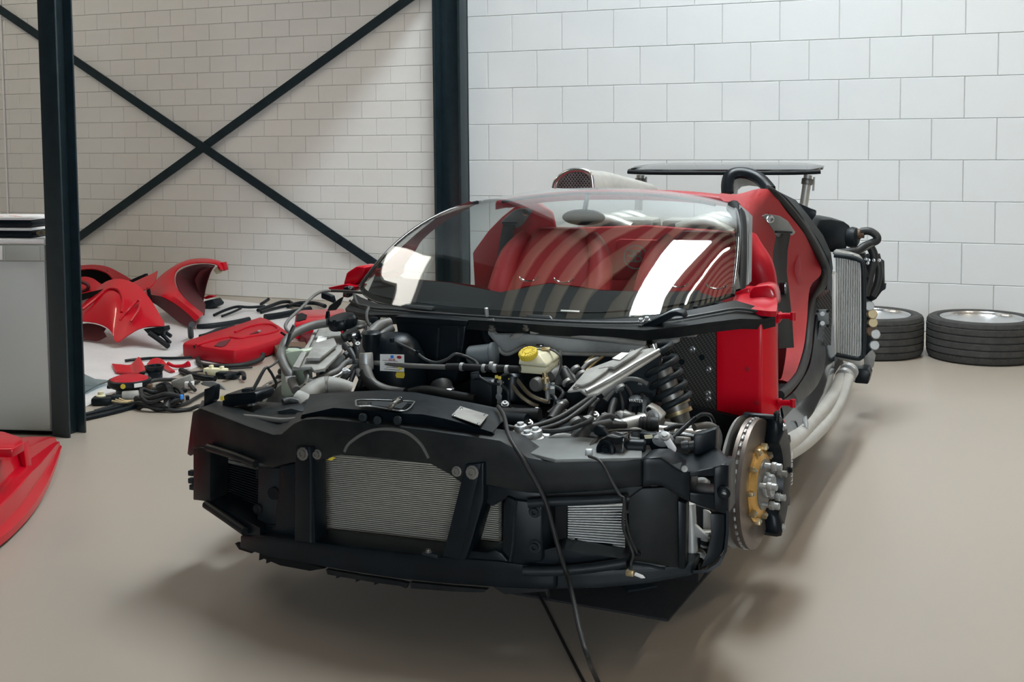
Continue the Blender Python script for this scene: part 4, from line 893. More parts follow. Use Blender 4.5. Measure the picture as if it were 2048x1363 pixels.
o = part('label_logo', lathem([(1, 0), (1, .3), (0, .3)], (0, 0, 0), (0, -1, 0), 20), 'label_red', lab); o.scale = (.0095, .003, .0055); o.location = q(798.5, 714, y=-.014)
for i in range(5): part('print_line', boxm(lpt(.42 if i < 2 else .5, .38+.13*i), (.045 if i % 2 else .060, .001, .0014)), 'ink', lab)
part('label_dot', lathem([(.0075, 0), (.0075, .001), (0, .001)], q(800.5, 735, y=-.0135), (0, -1, 0), 16), 'yellow', lab)
slab('maker_label', [(793, 744), (808, 744), (809, 750), (807, 756), (793, 755), (791, 750)], YP(-.006), (0, .002, 0), 'yellow', dome)
part('hose_clamp', tubem([q(882, 777, y=.02)+V((math.cos(t)*.045, math.sin(t)*.03, 0)) for t in [2*math.pi*k/20 for k in range(20)]], .006, 6, 1, closed=True), 'alu_bright', hv)
pipe('drain_boot', [(882, 770, .05), (884, 785, .03), (880, 800, .02)], .04, 'rubber', hv, 14)
pipe('lower_hose', [(812, 790, .0), (850, 782, -.02), (905, 792, -.02), (950, 800, -.02)], .02, 'rubber', None, 12)
# wiper motor and linkage plate
wm = part('wiper_motor', lathem([(0, 0), (.030, 0), (.036, .008), (.036, .085), (.040, .09), (.040, .10), (.02, .105)], q(938, 712, y=.13), (1, .05, .16), 22), 'motor')
wl3 = slab('wiper_frame', [(975, 655), (990, 668), (1060, 668), (1290, 692), (1296, 702), (1245, 706), (1230, 708), (1062, 702), (1050, 690), (1030, 700), (1018, 706), (1006, 704), (996, 694), (975, 668)], YP(.19), (0, .03, 0), 'frame_grey', None, .005)
pipe('frame_tube', [(1062, 662, .17), (1120, 667, .18), (1200, 676, .19), (1292, 688, .21)], .011, 'alu_dusty', wl3, 10)
slab('wiper_lever', [(980, 650), (1040, 654), (1056, 654), (1062, 662), (1048, 666), (986, 662)], YP(.165), (0, .012, 0), 'alu_dusty', wl3, .003)
for x, y in ((985, 657), (1053, 655)): part('pivot_nut', lathem([(.013, 0), (.013, .008), (.009, .010), (.009, .02), (0, .02)], q(x, y+3, y=.16), (0, -.5, 1), 12), 'steel_dk', wl3)
slab('lever_plate', [(972, 640), (986, 636), (990, 650), (982, 660)], YP(.16), (0, .006, 0), 'alu_dusty', wl3)
part('wiper_spindle', lathem([(.007, 0), (.007, .03), (.004, .032)], q(974, 632, y=.18), (0, -.2, 1), 10), 'alu', wl3)
slab('lever_plate', [(1018, 675), (1028, 668), (1046, 668), (1038, 678), (1022, 680)], YP(.15), (0, .01, .004), 'alu_dusty', wl3, .002)
pipe('frame_flange', [(996, 694, .18), (1006, 706, .18), (1022, 706, .17), (1052, 691, .17), (1064, 703, .175), (1230, 709, .18), (1296, 703, .19)], .007, 'alu_dusty', wl3, 8, 3)
# brake fluid reservoir with yellow cap
Y0 = .02
def Rz(px, py, dy=0): return q(px, py, y=Y0+dy)
res = part('fluid_reservoir', gridm([
    [Rz(1040, 746), Rz(1092, 750), Rz(1118, 730, .10), Rz(1062, 728, .10)],
    [Rz(1039, 730), Rz(1092, 735), Rz(1120, 716, .11), Rz(1062, 712, .11)]], 0, closed=True, smooth=30), 'tank')
bm = bmesh.new(); bm.from_mesh(res.data); bmesh.ops.holes_fill(bm, edges=[e for e in bm.edges if e.is_boundary]); bmesh.ops.recalc_face_normals(bm, faces=bm.faces); bm.to_mesh(res.data); bm.free(); bevel(res.data, .006)
up = part('reservoir_top', gridm([
    [Rz(1037, 729), Rz(1093, 734), Rz(1122, 714, .115), Rz(1060, 708, .115)],
    [Rz(1037, 724), Rz(1093, 728), Rz(1122, 708, .115), Rz(1060, 702, .115)],
    [Rz(1041, 702, .02), Rz(1078, 708, .02), Rz(1110, 698, .10), Rz(1060, 692, .11)]], 0, closed=True, smooth=30), 'tank', res)
bm = bmesh.new(); bm.from_mesh(up.data); bmesh.ops.holes_fill(bm, edges=[e for e in bm.edges if e.is_boundary]); bmesh.ops.recalc_face_normals(bm, faces=bm.faces); bm.to_mesh(up.data); bm.free(); bevel(up.data, .005)
cc = q(1058, 712, y=.02); cax = V((-.10, -.42, .9)).normalized()
cap = part('filler_cap', lathem([(.030, 0), (.0315, .002), (.0315, .018), (.029, .021), (.022, .021), (.021, .019), (.012, .019), (.011, .021), (0, .021)], cc, cax, 36), 'yellow', res)
for k in range(20):
    t = 2*math.pi*k/20; a1, a2, _ = basis(cax); d = a1*math.cos(t)+a2*math.sin(t)
    part('cap_rib', barm(cc+d*.0315+cax*.003, cc+d*.0315+cax*.017, .003, .003, d), 'yellow', cap)
for r_, n_ in ((.026, 18), (.0175, 12)):
    for k in range(n_):
        t = 2*math.pi*k/n_
        if k % 6 == 5: continue
        d = a1*math.cos(t)+a2*math.sin(t); part('cap_print', boxm(cc+d*r_+cax*.0212, (.0028, .0045, .0006), Matrix((d.cross(cax), d, cax)).transposed()), 'yellow_dk', cap)
part('level_sensor', boxm(q(1080, 691, y=.10), (.026, .022, .012), RZ(.3), .003), 'blk_gloss', res)
part('level_sensor', boxm(q(1092, 697, y=.09), (.03, .016, .010), RZ(.2), .003), 'brass', res)
pipe('sensor_wire', [(1098, 697, .09), (1112, 704, .08), (1122, 716, .07), (1120, 740, .06), (1108, 764, .05), (1096, 780, .05)], .004, 'hose', res, 6)
slab('embossed_mark', [(1098, 729), (1106, 724), (1107, 730), (1099, 735)], lambda a, b: q(a, b, y=.045), (0, .004, 0), 'tank', res)
part('pressure_sphere', lathem([(0, 0), (.020, .004), (.024, .012), (.024, .03), (.014, .036), (.014, .07)], q(1067, 770, y=-.02), (.25, 1, 0), 20), 'hose_grey', None)
part('master_cylinder', lathem([(.03, 0), (.034, .01), (.034, .06), (.03, .07)], q(1098, 758, y=.06), (.3, .8, .1), 20), 'hose_grey')
part('brass_fitting', lathem([(.010, 0), (.012, .006), (.010, .02), (.013, .024), (.013, .04), (.009, .045), (.009, .06)], q(1093, 780, y=.0), (-.1, 0, 1), 12), 'brass')
part('steel_fitting', lathem([(.008, 0), (.008, .05), (.011, .055), (.011, .07)], q(1096, 806, y=.0), (-.05, 0, 1), 12), 'alu')
# braided hoses
for pts in (((1012, 755, .02), (1024, 770, 0), (1040, 790, -.02), (1062, 806, -.02), (1076, 812, -.02)), ((1030, 752, .02), (1044, 772, .0), (1062, 790, -.02), (1084, 800, -.02), (1096, 803, -.02))):
    h = pipe('braided_hose', pts, .008, 'steel_dk', None, 8)
    for k in (-1, 0, 1): pipe('braid_strand', [(a+k*2.2, b-k*1.2, c-.0085) for a, b, c in pts], .0012, 'brass', h, 5)
part('control_unit', boxm(q(968, 785, y=.02), (.082, .05, .10), RZ(-.03), .006), 'blk_mid')
slab('unit_bracket', [(994, 760), (1004, 762), (1004, 808), (994, 806)], YP(-.01), (0, .03, 0), 'alu_dusty')
part('bolt', boltm(q(998, 793, y=-.012), (0, -1, 0), .008, .006), 'alu')
for x in (956, 968, 980): pass
part('pump_body', lathem([(.04, 0), (.042, .01), (.042, .08), (.03, .09)], q(1022, 800, y=.02), (0, .2, 1), 20), 'blk')
for x, y, m_ in ((993, 753, 'yellow'), (999, 755, 'yellow'), (1000, 762, 'alu'), (985, 762, 'alu'), (1010, 765, 'alu'), (1020, 758, 'yellow'), (1106, 768, 'greypaint')): part('pipe_nut', boxm(q(x, y, y=0), (.012, .012, .010), RZ(.4), .002), m_)
# cross pipe with clips
pipe('cross_pipe', [(738, 724, .02), (760, 726, .0), (820, 731, -.01), (895, 734, -.01)], .009, 'hose_grey')
cpz = pipe('cross_hose', [(893, 733, -.01), (920, 733, -.01), (960, 735, -.01), (1000, 736, 0), (1040, 738, 0)], .012, 'rubber')
for x, y in ((924, 733), (968, 736), (990, 736), (1014, 738), (983, 731)): part('hose_clip', lathem([(.0135, -.006), (.0145, -.005), (.0145, .005), (.0135, .006)], q(x, y, y=-.008), (1, 0, -.03), 14), 'alu', cpz)
# bonnet cable sweeping over the left of the bay
pipe('control_cable', [(708, 588, .34), (716, 608, .28), (736, 614, .26), (733, 626, .22), (736, 645, .16), (752, 662, .10), (774, 675, .06), (800, 688, .04), (828, 702, .02), (850, 718, .02), (872, 725, .02), (895, 718, .03), (910, 708, .04), (930, 712, .06), (950, 722, .05), (956, 730, .03)], .006, 'hose', None, 8)
for x, y in ((835, 705), (784, 680)): part('cable_clip', boxm(q(x, y, y=.02), (.014, .014, .016), None, .003), 'blk')
# left side: inner wing cover, filler, hoses
lcv = slab('strut_cover', [(632, 652), (664, 652), (680, 660), (690, 678), (684, 700), (650, 735), (628, 740), (622, 732), (584, 735), (598, 715), (612, 690)], lambda a, b: q(a, b, z=.66+(.06*(735-b)/83)), (0, 0, -.012), 'alu_dusty', None, .003)
slab('cover_flange', [(622, 680), (631, 652), (640, 652), (598, 738), (586, 736), (600, 712)], lambda a, b: q(a, b, z=.668+(.06*(735-b)/83)), (0, 0, .006), 'alu_dusty', lcv)
slab('cover_label', [(637, 673), (656, 673), (650, 686), (632, 685)], lambda a, b: q(a, b, z=.668+(.06*(735-b)/83)), (0, 0, .003), 'paper', lcv)
slab('cover_bulge', [(628, 692), (668, 680), (674, 694), (640, 722), (612, 722)], lambda a, b: q(a, b, z=.665+(.06*(735-b)/83)), (0, 0, .012), 'alu_dusty', lcv, .004)
part('cover_side', prismm([q(x, y, y=.02) for x, y in ((630, 742), (652, 736), (690, 700), (694, 712), (660, 750), (632, 758))], (0, .03, 0), bev=.006), 'alu_dusty', lcv)
fc = part('filler_neck', lathem([(.052, 0), (.054, .006), (.054, .028), (.048, .038), (.03, .042), (0, .042)], q(687, 652, y=.16), (-.1, -.25, 1), 22), 'blk')
for k in range(8):
    t = 2*math.pi*k/8; part('cap_grip', boxm(q(687, 652, y=.16)+V((math.cos(t)*.053-.003, math.sin(t)*.053-.006, .02)), (.012, .012, .026), RZ(t), .003), 'blk', fc)
pipe('vent_hose', [(660, 645, .16), (628, 650, .12), (600, 660, .06), (580, 672, 0), (566, 692, -.06), (562, 712, -.12), (570, 735, -.16), (580, 750, -.18), (586, 768, -.2), (592, 780, -.22)], .016, 'hose_grey', None, 12)
part('hose_clamp', lathem([(.0175, -.01), (.0185, -.008), (.0185, .008), (.0175, .01)], q(582, 757, y=-.185), (.15, -.1, -1), 14), 'whiteplast')
pipe('wire_loom', [(660, 581, .40), (640, 584, .34), (622, 596, .26), (600, 618, .12), (580, 636, .02), (571, 650, -.04), (574, 660, -.06), (582, 664, -.06), (588, 652, -.06)], .006, 'hose_grey', None, 8)
pipe('wire_loom', [(588, 650, -.06), (580, 668, -.06), (574, 690, -.06), (570, 700, -.06)], .006, 'hose', None, 8)
part('loom_tie', boxm(q(566, 667, y=-.06), (.02, .006, .006), RZ(0, .5)), 'blk_matt')
wt = slab('washer_tank', [(560, 708), (576, 703), (604, 699), (608, 706), (586, 740), (588, 792), (570, 795), (561, 790)], YP(-.10), (.02, .10, 0), 'tank_green', None, .01)
part('tank_neck', lathem([(.03, 0), (.032, .008), (.03, .014)], q(582, 706, y=-.06), (0, 0, 1), 18), 'tank_green', wt)
pipe('twin_lead', [(505, 782, -.44), (515, 766, -.42), (530, 738, -.38), (538, 734, -.36), (548, 728, -.30), (556, 720, -.24)], .004, 'hose', None, 6)
pipe('twin_lead', [(505, 780, -.44), (530, 736, -.38), (540, 742, -.36), (546, 752, -.34), (552, 765, -.32), (550, 775, -.3)], .005, 'hose', None, 6)
# ignition-type connector and short hoses
for pts, r_, m_ in ((((686, 676, .10), (700, 668, .12), (716, 660, .14)), .018, 'hose'), (((690, 690, .06), (702, 705, .04), (712, 725, .02), (720, 745, 0), (730, 775, -.02)), .014, 'hose'), (((780, 645, .2), (760, 650, .16), (744, 664, .1), (732, 685, .04), (728, 715, .0), (732, 740, -.04), (744, 766, -.06), (770, 780, -.06), (800, 786, -.06)), .020, 'hose_grey'), (((786, 655, .18), (764, 668, .14), (748, 680, .08), (744, 700, .05)), .014, 'hose_grey'), (((730, 742, -.04), (742, 766, -.06), (770, 782, -.06), (810, 788, -.06)), .022, 'rubber'), (((625, 765, -.18), (650, 752, -.12), (676, 740, -.06), (690, 726, 0), (706, 722, .02), (730, 722, .02)), .011, 'hose_grey'), (((602, 778, -.2), (620, 766, -.18), (640, 756, -.14)), .013, 'steel_dk')):
    pipe('coolant_hose', pts, r_, m_, None, 12)
part('hose_collar', lathem([(.022, -.03), (.024, -.025), (.024, .025), (.022, .03)], q(733, 722, y=-.02), (.1, -.1, -1), 18), 'alu')
part('hose_collar', lathem([(.016, -.014), (.018, -.01), (.018, .01), (.016, .014)], q(722, 744, y=-.01), (.2, -.2, -1), 16), 'alu')
part('drier_bottle', lathem([(.03, 0), (.034, .006), (.034, .10), (.022, .108), (0, .108)], q(744, 722, y=.03), (0, 0, 1), 20), 'blk')
part('loom_plug', boxm(q(708, 672, y=.1), (.05, .03, .03), RZ(.5, -.3), .004), 'blk_gloss')
el = pipe('air_elbow', [(604, 812, -.26), (612, 795, -.26), (628, 780, -.22), (650, 772, -.18), (676, 774, -.16), (702, 782, -.14)], [.036, .034, .032, .034, .032, .030], 'alu_dusty', None, 18)
part('elbow_clamp', lathem([(.036, -.008), (.038, -.006), (.038, .006), (.036, .008)], q(654, 773, y=-.175), (1, .4, 0), 20), 'steel_dk', el)
pipe('air_duct_hose', [(592, 800, -.30), (606, 806, -.30), (618, 816, -.32)], .036, 'alu_dusty', None, 16)
slab('support_strut', [(664, 770), (706, 728), (716, 728), (712, 734), (682, 770)], YP(.0), (0, .02, 0), 'greypaint')
pipe('lower_loom', [(566, 804, -.36), (580, 800, -.34), (598, 806, -.33), (604, 826, -.36), (590, 840, -.42)], .012, 'hose', None, 8)
# left front shelf with module
shelf = part('nose_shelf', gridm([[qn(a, b, .02) for a, b in ((396, 818), (440, 832), (500, 854), (548, 868), (566, 864), (590, 846), (604, 838))], [q(a, b, y=c) for a, b, c in ((400, 808, -.40), (450, 815, -.43), (500, 818, -.45), (550, 822, -.46), (575, 822, -.46), (596, 820, -.45), (610, 818, -.43))], [q(a, b, y=c) for a, b, c in ((404, 800, -.30), (450, 802, -.32), (500, 802, -.34), (550, 804, -.34), (575, 806, -.34), (596, 806, -.34), (614, 804, -.33))]], .006, (0, 0, -1), smooth=60), 'blk_dust')
pipe('shelf_tube', [(468, 832, -.52), (510, 834, -.53), (560, 840, -.55), (592, 838, -.55)], .008, 'hose_grey', shelf, 8)
part('shelf_clip', boxm(q(486, 838, y=-.54), (.03, .03, .012), RZ(.3), .003), 'blk', shelf)
part('shelf_bracket', prismm([q(x, y, y=-.42) for x, y in ((407, 812), (408, 778), (416, 776), (428, 769), (430, 775), (428, 800), (416, 812))], (0, .03, 0), bev=.003), 'blk', shelf)
mod = part('front_module', prismm([q(x, y, y=-.46) for x, y in ((444, 800), (446, 792), (452, 788), (508, 783), (514, 788), (514, 798), (508, 806), (452, 815), (444, 812))], (0, .10, 0), bev=.008), 'blk')
part('module_plug', boxm(q(497, 781, y=-.43), (.035, .03, .02), RZ(.1, -.15), .003), 'blk_mid', mod)
slab('module_tag', [(440, 793), (446, 791), (447, 800), (441, 801)], YP(-.47), (0, .004, 0), 'yellow', mod)
for x, y in ((430, 806), (508, 808), (500, 812)): part('bolt', boltm(q(x, y, y=-.40), (0, -.2, 1), .008, .006), 'alu', shelf)
part('shelf_tail', prismm([q(x, y, y=-.48) for x, y in ((552, 822), (582, 816), (604, 822), (600, 832), (566, 838))], (0, .05, 0), bev=.004), 'blk_mid', shelf)
# right: strut cover plate
def zc(a, b): return q(a, b, z=.70+.10*((792-b)/100.0))
rcv = slab('strut_cover', [(1134, 781), (1160, 778), (1176, 790), (1196, 786), (1322, 705), (1306, 694), (1262, 702), (1236, 714), (1170, 742)], zc, (0, 0, -.008), 'alu_dusty', None, .003)
slab('cover_step', [(1150, 774), (1172, 745), (1228, 724), (1214, 746), (1184, 768), (1166, 776)], lambda a, b: zc(a, b)+V((0, 0, .004)), (0, 0, .006), 'alu_dusty', rcv, .002)
slab('cover_step', [(1196, 744), (1240, 718), (1288, 700), (1270, 716), (1228, 742), (1222, 740)], lambda a, b: zc(a, b)+V((0, 0, .004)), (0, 0, .008), 'alu_dusty', rcv, .002)
slab('cover_label', [(1224, 726), (1243, 714), (1258, 715), (1240, 729)], lambda a, b: zc(a, b)+V((0, 0, .014)), (0, 0, .001), 'paper', rcv)
part('cover_edge', tubem([zc(a, b)+V((0, 0, .006)) for a, b in ((1172, 786), (1220, 760), (1270, 730), (1318, 703))], .005, 6, 2), 'alu', rcv)
slab('tower_face', [(1130, 782), (1160, 784), (1175, 794), (1320, 708), (1310, 800), (1240, 850), (1138, 850)], lambda a, b: q(a, b, y=.06), (0, .03, 0), 'blk_mid')
for x, y in ((1151, 775), (1207, 738), (1264, 704)): part('bolt', boltm(zc(x, y), (0, -.2, 1), .006, .006), 'steel_dk', rcv)
part('bolt', boltm(q(1224, 770, y=.05), (0, -1, 0), .014, .008), 'alu')
# hinge casting top right
hc = pipe('bonnet_hinge', [(1312, 676, .30), (1326, 668, .30), (1350, 666, .32), (1378, 663, .34)], [.012, .016, .018, .016], 'silverpaint', None, 12)
part('hinge_cap', lathem([(.018, 0), (.018, .03), (.012, .034)], q(1374, 664, y=.34), (1, .1, .1), 14), 'alu', hc)
part('hinge_foot', lathem([(.03, 0), (.03, .012), (.018, .016), (.018, .024)], q(1322, 684, y=.26), (0, -.3, 1), 16), 'alu_dusty', hc)
part('hinge_foot', lathem([(.024, 0), (.024, .012), (.014, .016)], q(1346, 680, y=.28), (0, -.3, 1), 16), 'alu_dusty', hc)
# hoses and pipes on the right of the bay
for pts, r_, m_ in ((((1006, 852, -.40), (1050, 856, -.36), (1110, 838, -.26), (1150, 815, -.18), (1186, 790, -.08)), .008, 'hose'), (((1006, 860, -.40), (1060, 862, -.36), (1120, 846, -.26), (1160, 820, -.18), (1190, 795, -.08)), .008, 'hose'), (((1040, 866, -.40), (1090, 868, -.38), (1140, 858, -.34), (1200, 850, -.28), (1250, 850, -.2)), .012, 'hose'), (((1050, 862, -.44), (1080, 870, -.42), (1130, 866, -.40), (1180, 854, -.36), (1220, 846, -.3)), .014, 'hose'), (((1102, 840, -.2), (1116, 818, -.14), (1130, 806, -.1)), .016, 'rubber'), (((1134, 802, -.1), (1120, 812, -.12)), .010, 'hose_grey'), (((1128, 742, .08), (1136, 758, .06), (1142, 770, .05)), .018, 'hose'), (((1128, 735, .1), (1145, 752, .08), (1158, 770, .06)), .010, 'hose_grey'), (((1170, 728, .14), (1186, 712, .18), (1194, 706, .2)), .008, 'brass'), (((1206, 790, .0), (1230, 772, .02), (1254, 758, .04), (1280, 760, .04), (1296, 768, .04)), .008, 'hose_grey'), (((1210, 800, .0), (1226, 780, .02), (1236, 774, .02)), .010, 'hose_grey'), (((1236, 775, .02), (1244, 800, .0), (1246, 826, -.02)), .006, 'hose'), (((1270, 850, .0), (1268, 820, .02), (1272, 800, .04)), .022, 'blk'), (((1218, 845, -.1), (1224, 815, -.04), (1230, 800, 0)), .012, 'rubber'), (((1188, 858, -.3), (1200, 838, -.2), (1222, 832, -.16), (1240, 846, -.14)), .010, 'hose')):
    pipe('bay_hose', pts, r_, m_, None, 10)
for x, y, yy in ((1120, 812, -.12), (1162, 748, .08), (1150, 738, .1), (1134, 764, .05), (1150, 842, -.32), (1240, 776, .02)): part('hose_clip', lathem([(.017, -.006), (.019, -.005), (.019, .005), (.017, .006)], q(x, y, y=yy), (.6, -.3, -.6), 14), 'alu')
part('bottle_cap', lathem([(.02, 0), (.02, .02), (.016, .022), (0, .022)], q(1272, 806, y=-.01), (0, -.3, 1), 14), 'blk_mid')
me = textm('WATER', .014); place(me, q(1272, 801, y=-.035), (1, 0, 0), (0, .3, 1)); part('lettering', me, 'paper')
# subframe castings
for pts in (((1288, 838), (1290, 815), (1296, 810), (1312, 818), (1326, 832), (1320, 842)), ((1218, 842), (1222, 828), (1240, 822), (1252, 830), (1250, 842))):
    cst = slab('subframe_casting', pts, YP(-.04), (0, .05, 0), 'silverpaint', None, .005)
    x, y = pts[0][0]+18, pts[0][1]-6
    part('casting_boss', lathem([(.02, 0), (.02, .012), (.012, .014), (.012, .004), (0, .004)], q(x, y, y=-.045), (0, -1, .2), 16), 'alu', cst)
    part('casting_boss', lathem([(.008, 0), (.008, .004), (0, .004)], q(pts[1][0]+8, pts[1][1]+4, y=-.045), (0, -1, .2), 12), 'blk_matt', cst)
arm2 = pipe('upper_arm', [(1214, 858, -.20), (1250, 850, -.16), (1290, 842, -.12)], [.016, .022, .026], 'silverpaint', None, 12)
pipe('steering_rod', [(1300, 860, -.10), (1340, 862, -.08), (1390, 868, -.06), (1420, 872, -.05)], .018, 'alu_bright', None, 14)
pipe('upper_arm', [(1330, 852, -.04), (1370, 858, -.04), (1400, 862, -.04), (1428, 868, -.04)], .016, 'alu_dusty', arm2, 10)
bj = part('boot', lathem([(.018, -.03), (.024, -.026), (.022, -.02), (.025, -.014), (.022, -.008), (.025, -.002), (.022, .004), (.024, .012), (.022, .03)], q(1298, 848, y=-.16), (1, .2, 0), 18), 'rubber')
pipe('drop_link', [(1308, 862, -.18), (1310, 870, -.18), (1312, 874, -.18)], .010, 'steel_dk')
pipe('sensor_rod', [(1345, 876, -.30), (1360, 862, -.26), (1378, 846, -.22), (1390, 836, -.2)], .008, 'blk', None, 8)
pipe('sensor_rod', [(1390, 836, -.2), (1404, 828, -.16), (1420, 830, -.1), (1428, 845, -.06)], .006, 'blk', None, 8)
pipe('brake_line', [(1388, 854, -.2), (1412, 850, -.16), (1428, 854, -.12), (1436, 866, -.10), (1438, 880, -.10), (1434, 900, -.12)], .011, 'hose_grey', None, 10)
# horn and sensors on the shelf
rs = slab('nose_shelf', [(1030, 884), (1060, 905), (1110, 918), (1284, 914), (1284, 896), (1220, 880), (1160, 872), (1060, 870), (1030, 872)], ZP(.575), (0, 0, -.01), 'greypaint', None, .003)
hn = part('horn', prismm([q(x, y, y=-.56) for x, y in ((1194, 890), (1200, 878), (1214, 872), (1236, 876), (1248, 872), (1247, 905), (1240, 918), (1205, 915), (1196, 908))], (0, .07, 0), bev=.006), 'blk_gloss')
part('horn_mouth', lathem([(.026, 0), (.026, .012), (.02, .014), (.014, .004), (.01, .004), (.008, .008), (0, .008)], q(1213, 899, y=-.562), (-.1, -1, .1), 22), 'blk', hn)
part('horn_tail', lathem([(.022, 0), (.022, .05), (.016, .055)], q(1252, 892, y=-.50), (1, .2, 0), 14), 'blk', hn)
for x, y, yy in ((1042, 868, -.46), (1055, 884, -.50), (1072, 878, -.48)):
    mt = part('rubber_mount', lathem([(.026, 0), (.026, .008), (.018, .012), (.020, .02), (.018, .028), (.010, .03), (.010, .036), (0, .036)], q(x, y, y=yy), (0, -.1, 1), 18), 'alu')
part('hose_stub', tubem([q(1152, 900, y=-.44), q(1153, 882, y=-.42), q(1160, 868, y=-.40), q(1172, 856, y=-.38)], [.024, .024, .022, .02], 14, 4), 'hose')
part('stub_band', lathem([(.025, -.01), (.027, -.008), (.027, .008), (.025, .01)], q(1152, 890, y=-.43), (0, .1, 1), 18), 'alu')
slab('module_bracket', [(1186, 858), (1192, 850), (1206, 854), (1216, 872), (1200, 874), (1188, 868)], YP(-.46), (0, .02, 0), 'blk', None, .003)
sm = part('level_module', boxm(q(1298, 876, y=-.42), (.05, .03, .035), RZ(.1), .004), 'blk')
slab('module_label', [(1288, 870), (1304, 869), (1305, 876), (1290, 877)], YP(-.44), (0, .003, 0), 'cream', sm)
part('module_plate', prismm([q(x, y, y=-.44) for x, y in ((1308, 872), (1316, 868), (1318, 882), (1312, 888), (1306, 884))], (0, .006, 0), bev=.002), 'whiteplast', sm)
part('sensor_lever', prismm([q(x, y, y=-.46) for x, y in ((1322, 874), (1328, 870), (1336, 874), (1352, 898), (1352, 904), (1344, 905), (1338, 900))], (0, .008, .004), bev=.003), 'whiteplast', sm)
part('lever_pivot', lathem([(.014, 0), (.014, .006), (.008, .008), (.008, .014), (0, .014)], q(1330, 873, y=-.465), (.1, -.6, .7), 16), 'alu', sm)
part('sensor_body', lathem([(.035, 0), (.038, .01), (.03, .03), (.012, .032)], q(1326, 892, y=-.42), (.1, -.5, .8), 20), 'blk', sm)
part('sensor_plug', lathem([(.014, 0), (.016, .01), (.016, .02), (.012, .022), (.014, .04)], q(1362, 892, y=-.40), (1, .3, .1), 14), 'hose', sm)
pipe('sensor_lead', [(1262, 882, -.48), (1274, 888, -.48), (1288, 880, -.44)], .004, 'hose', sm, 6)
pipe('sensor_lead', [(1176, 902, -.54), (1182, 890, -.5), (1196, 876, -.46), (1210, 864, -.42), (1240, 860, -.38), (1280, 860, -.36), (1300, 868, -.4)], .005, 'hose', sm, 6)
part('lead_plug', boxm(q(1178, 904, y=-.60), (.02, .02, .02), RZ(.3), .003), 'alu', sm)
# engine block masses low in the bay
part('bay_tray', boxm((.02, -.12, .46), (.86, .5, .12), None, .02), 'blk_matt')
part('steering_rack', tubem([V((-.42, -.20, .54)), V((.20, -.22, .54))], .035, 14, 1), 'blk')
part('bay_ledge', prismm([q(x, y, y=-.18) for x, y in ((985, 842), (1098, 848), (1100, 862), (1010, 866))], (0, .06, 0), bev=.006), 'blk_mid')

# ---- more lines, brackets and fittings filling the bay
more = (
 (((690, 664, .16), (704, 676, .10), (712, 690, .06), (716, 712, .03), (710, 740, .0), (700, 765, -.06)), .009, 'rubber'),
 (((740, 650, .2), (728, 668, .14), (716, 684, .1), (706, 700, .06), (690, 712, .02)), .012, 'hose'),
 (((700, 650, .2), (712, 655, .18), (726, 652, .2), (740, 648, .22)), .008, 'hose_grey'),
 (((762, 650, .16), (752, 668, .12), (742, 682, .08)), .010, 'alu_dusty'),
 (((664, 756, -.10), (680, 748, -.06), (690, 740, -.04), (700, 744, -.04)), .007, 'alu'),
 (((640, 770, -.16), (636, 758, -.14), (644, 746, -.1), (656, 742, -.08)), .006, 'hose'),
 (((612, 770, -.2), (616, 756, -.18), (612, 744, -.16)), .010, 'steel_dk'),
 (((716, 775, -.04), (724, 756, -.02), (734, 740, .0)), .010, 'rubber'),
 (((985, 700, .16), (978, 690, .17), (972, 676, .18), (968, 662, .19)), .012, 'blk'),
 (((955, 745, .02), (962, 756, .0), (980, 766, -.01), (1000, 768, -.01)), .005, 'hose'),
 (((1004, 770, -.01), (1016, 784, -.02), (1018, 806, -.02), (1030, 826, -.04)), .006, 'hose'),
 (((940, 820, -.1), (980, 828, -.12), (1030, 830, -.14), (1080, 830, -.14)), .024, 'rubber'),
 (((1010, 838, -.16), (1030, 826, -.12), (1048, 832, -.12), (1062, 842, -.14)), .006, 'hose'),
 (((1104, 790, .0), (1112, 800, -.02), (1108, 816, -.04), (1096, 826, -.06)), .008, 'rubber'),
 (((1100, 770, .04), (1118, 776, .04), (1126, 786, .02), (1118, 800, .0)), .007, 'hose'),
 (((1196, 716, .16), (1178, 724, .12), (1164, 738, .1)), .007, 'alu'),
 (((1206, 712, .18), (1188, 726, .14), (1172, 742, .1)), .006, 'brass'),
 (((1178, 745, .1), (1190, 748, .1), (1200, 740, .12)), .006, 'rubber'),
 (((1170, 850, -.2), (1180, 830, -.14), (1186, 810, -.06), (1196, 800, -.02)), .010, 'rubber'),
 (((1250, 770, .03), (1262, 790, .02), (1262, 815, .0), (1256, 836, -.02)), .009, 'rubber'),
 (((1284, 790, .04), (1296, 804, .02), (1300, 826, .0), (1312, 840, -.02)), .012, 'rubber'),
 (((1282, 735, .10), (1284, 750, .08), (1280, 770, .06)), .009, 'alu_dusty'),
 (((1272, 752, .08), (1286, 746, .08), (1300, 752, .08), (1304, 770, .06)), .006, 'hose'),
 (((1062, 858, -.46), (1100, 862, -.46), (1136, 858, -.44), (1170, 846, -.4), (1184, 836, -.34)), .007, 'rubber'),
 (((1100, 880, -.46), (1120, 872, -.44), (1142, 874, -.42)), .010, 'alu_dusty'),
 (((1240, 866, -.34), (1270, 858, -.3), (1290, 866, -.3), (1296, 876, -.34)), .006, 'whiteplast'),
 (((1330, 860, -.2), (1350, 852, -.18), (1376, 852, -.16)), .008, 'rubber'),
 (((1120, 700, .16), (1121, 730, .12), (1119, 750, .1)), .006, 'alu_dusty'))
for pts, r_, m_ in more: pipe('bay_line', pts, r_, m_, None, 8)
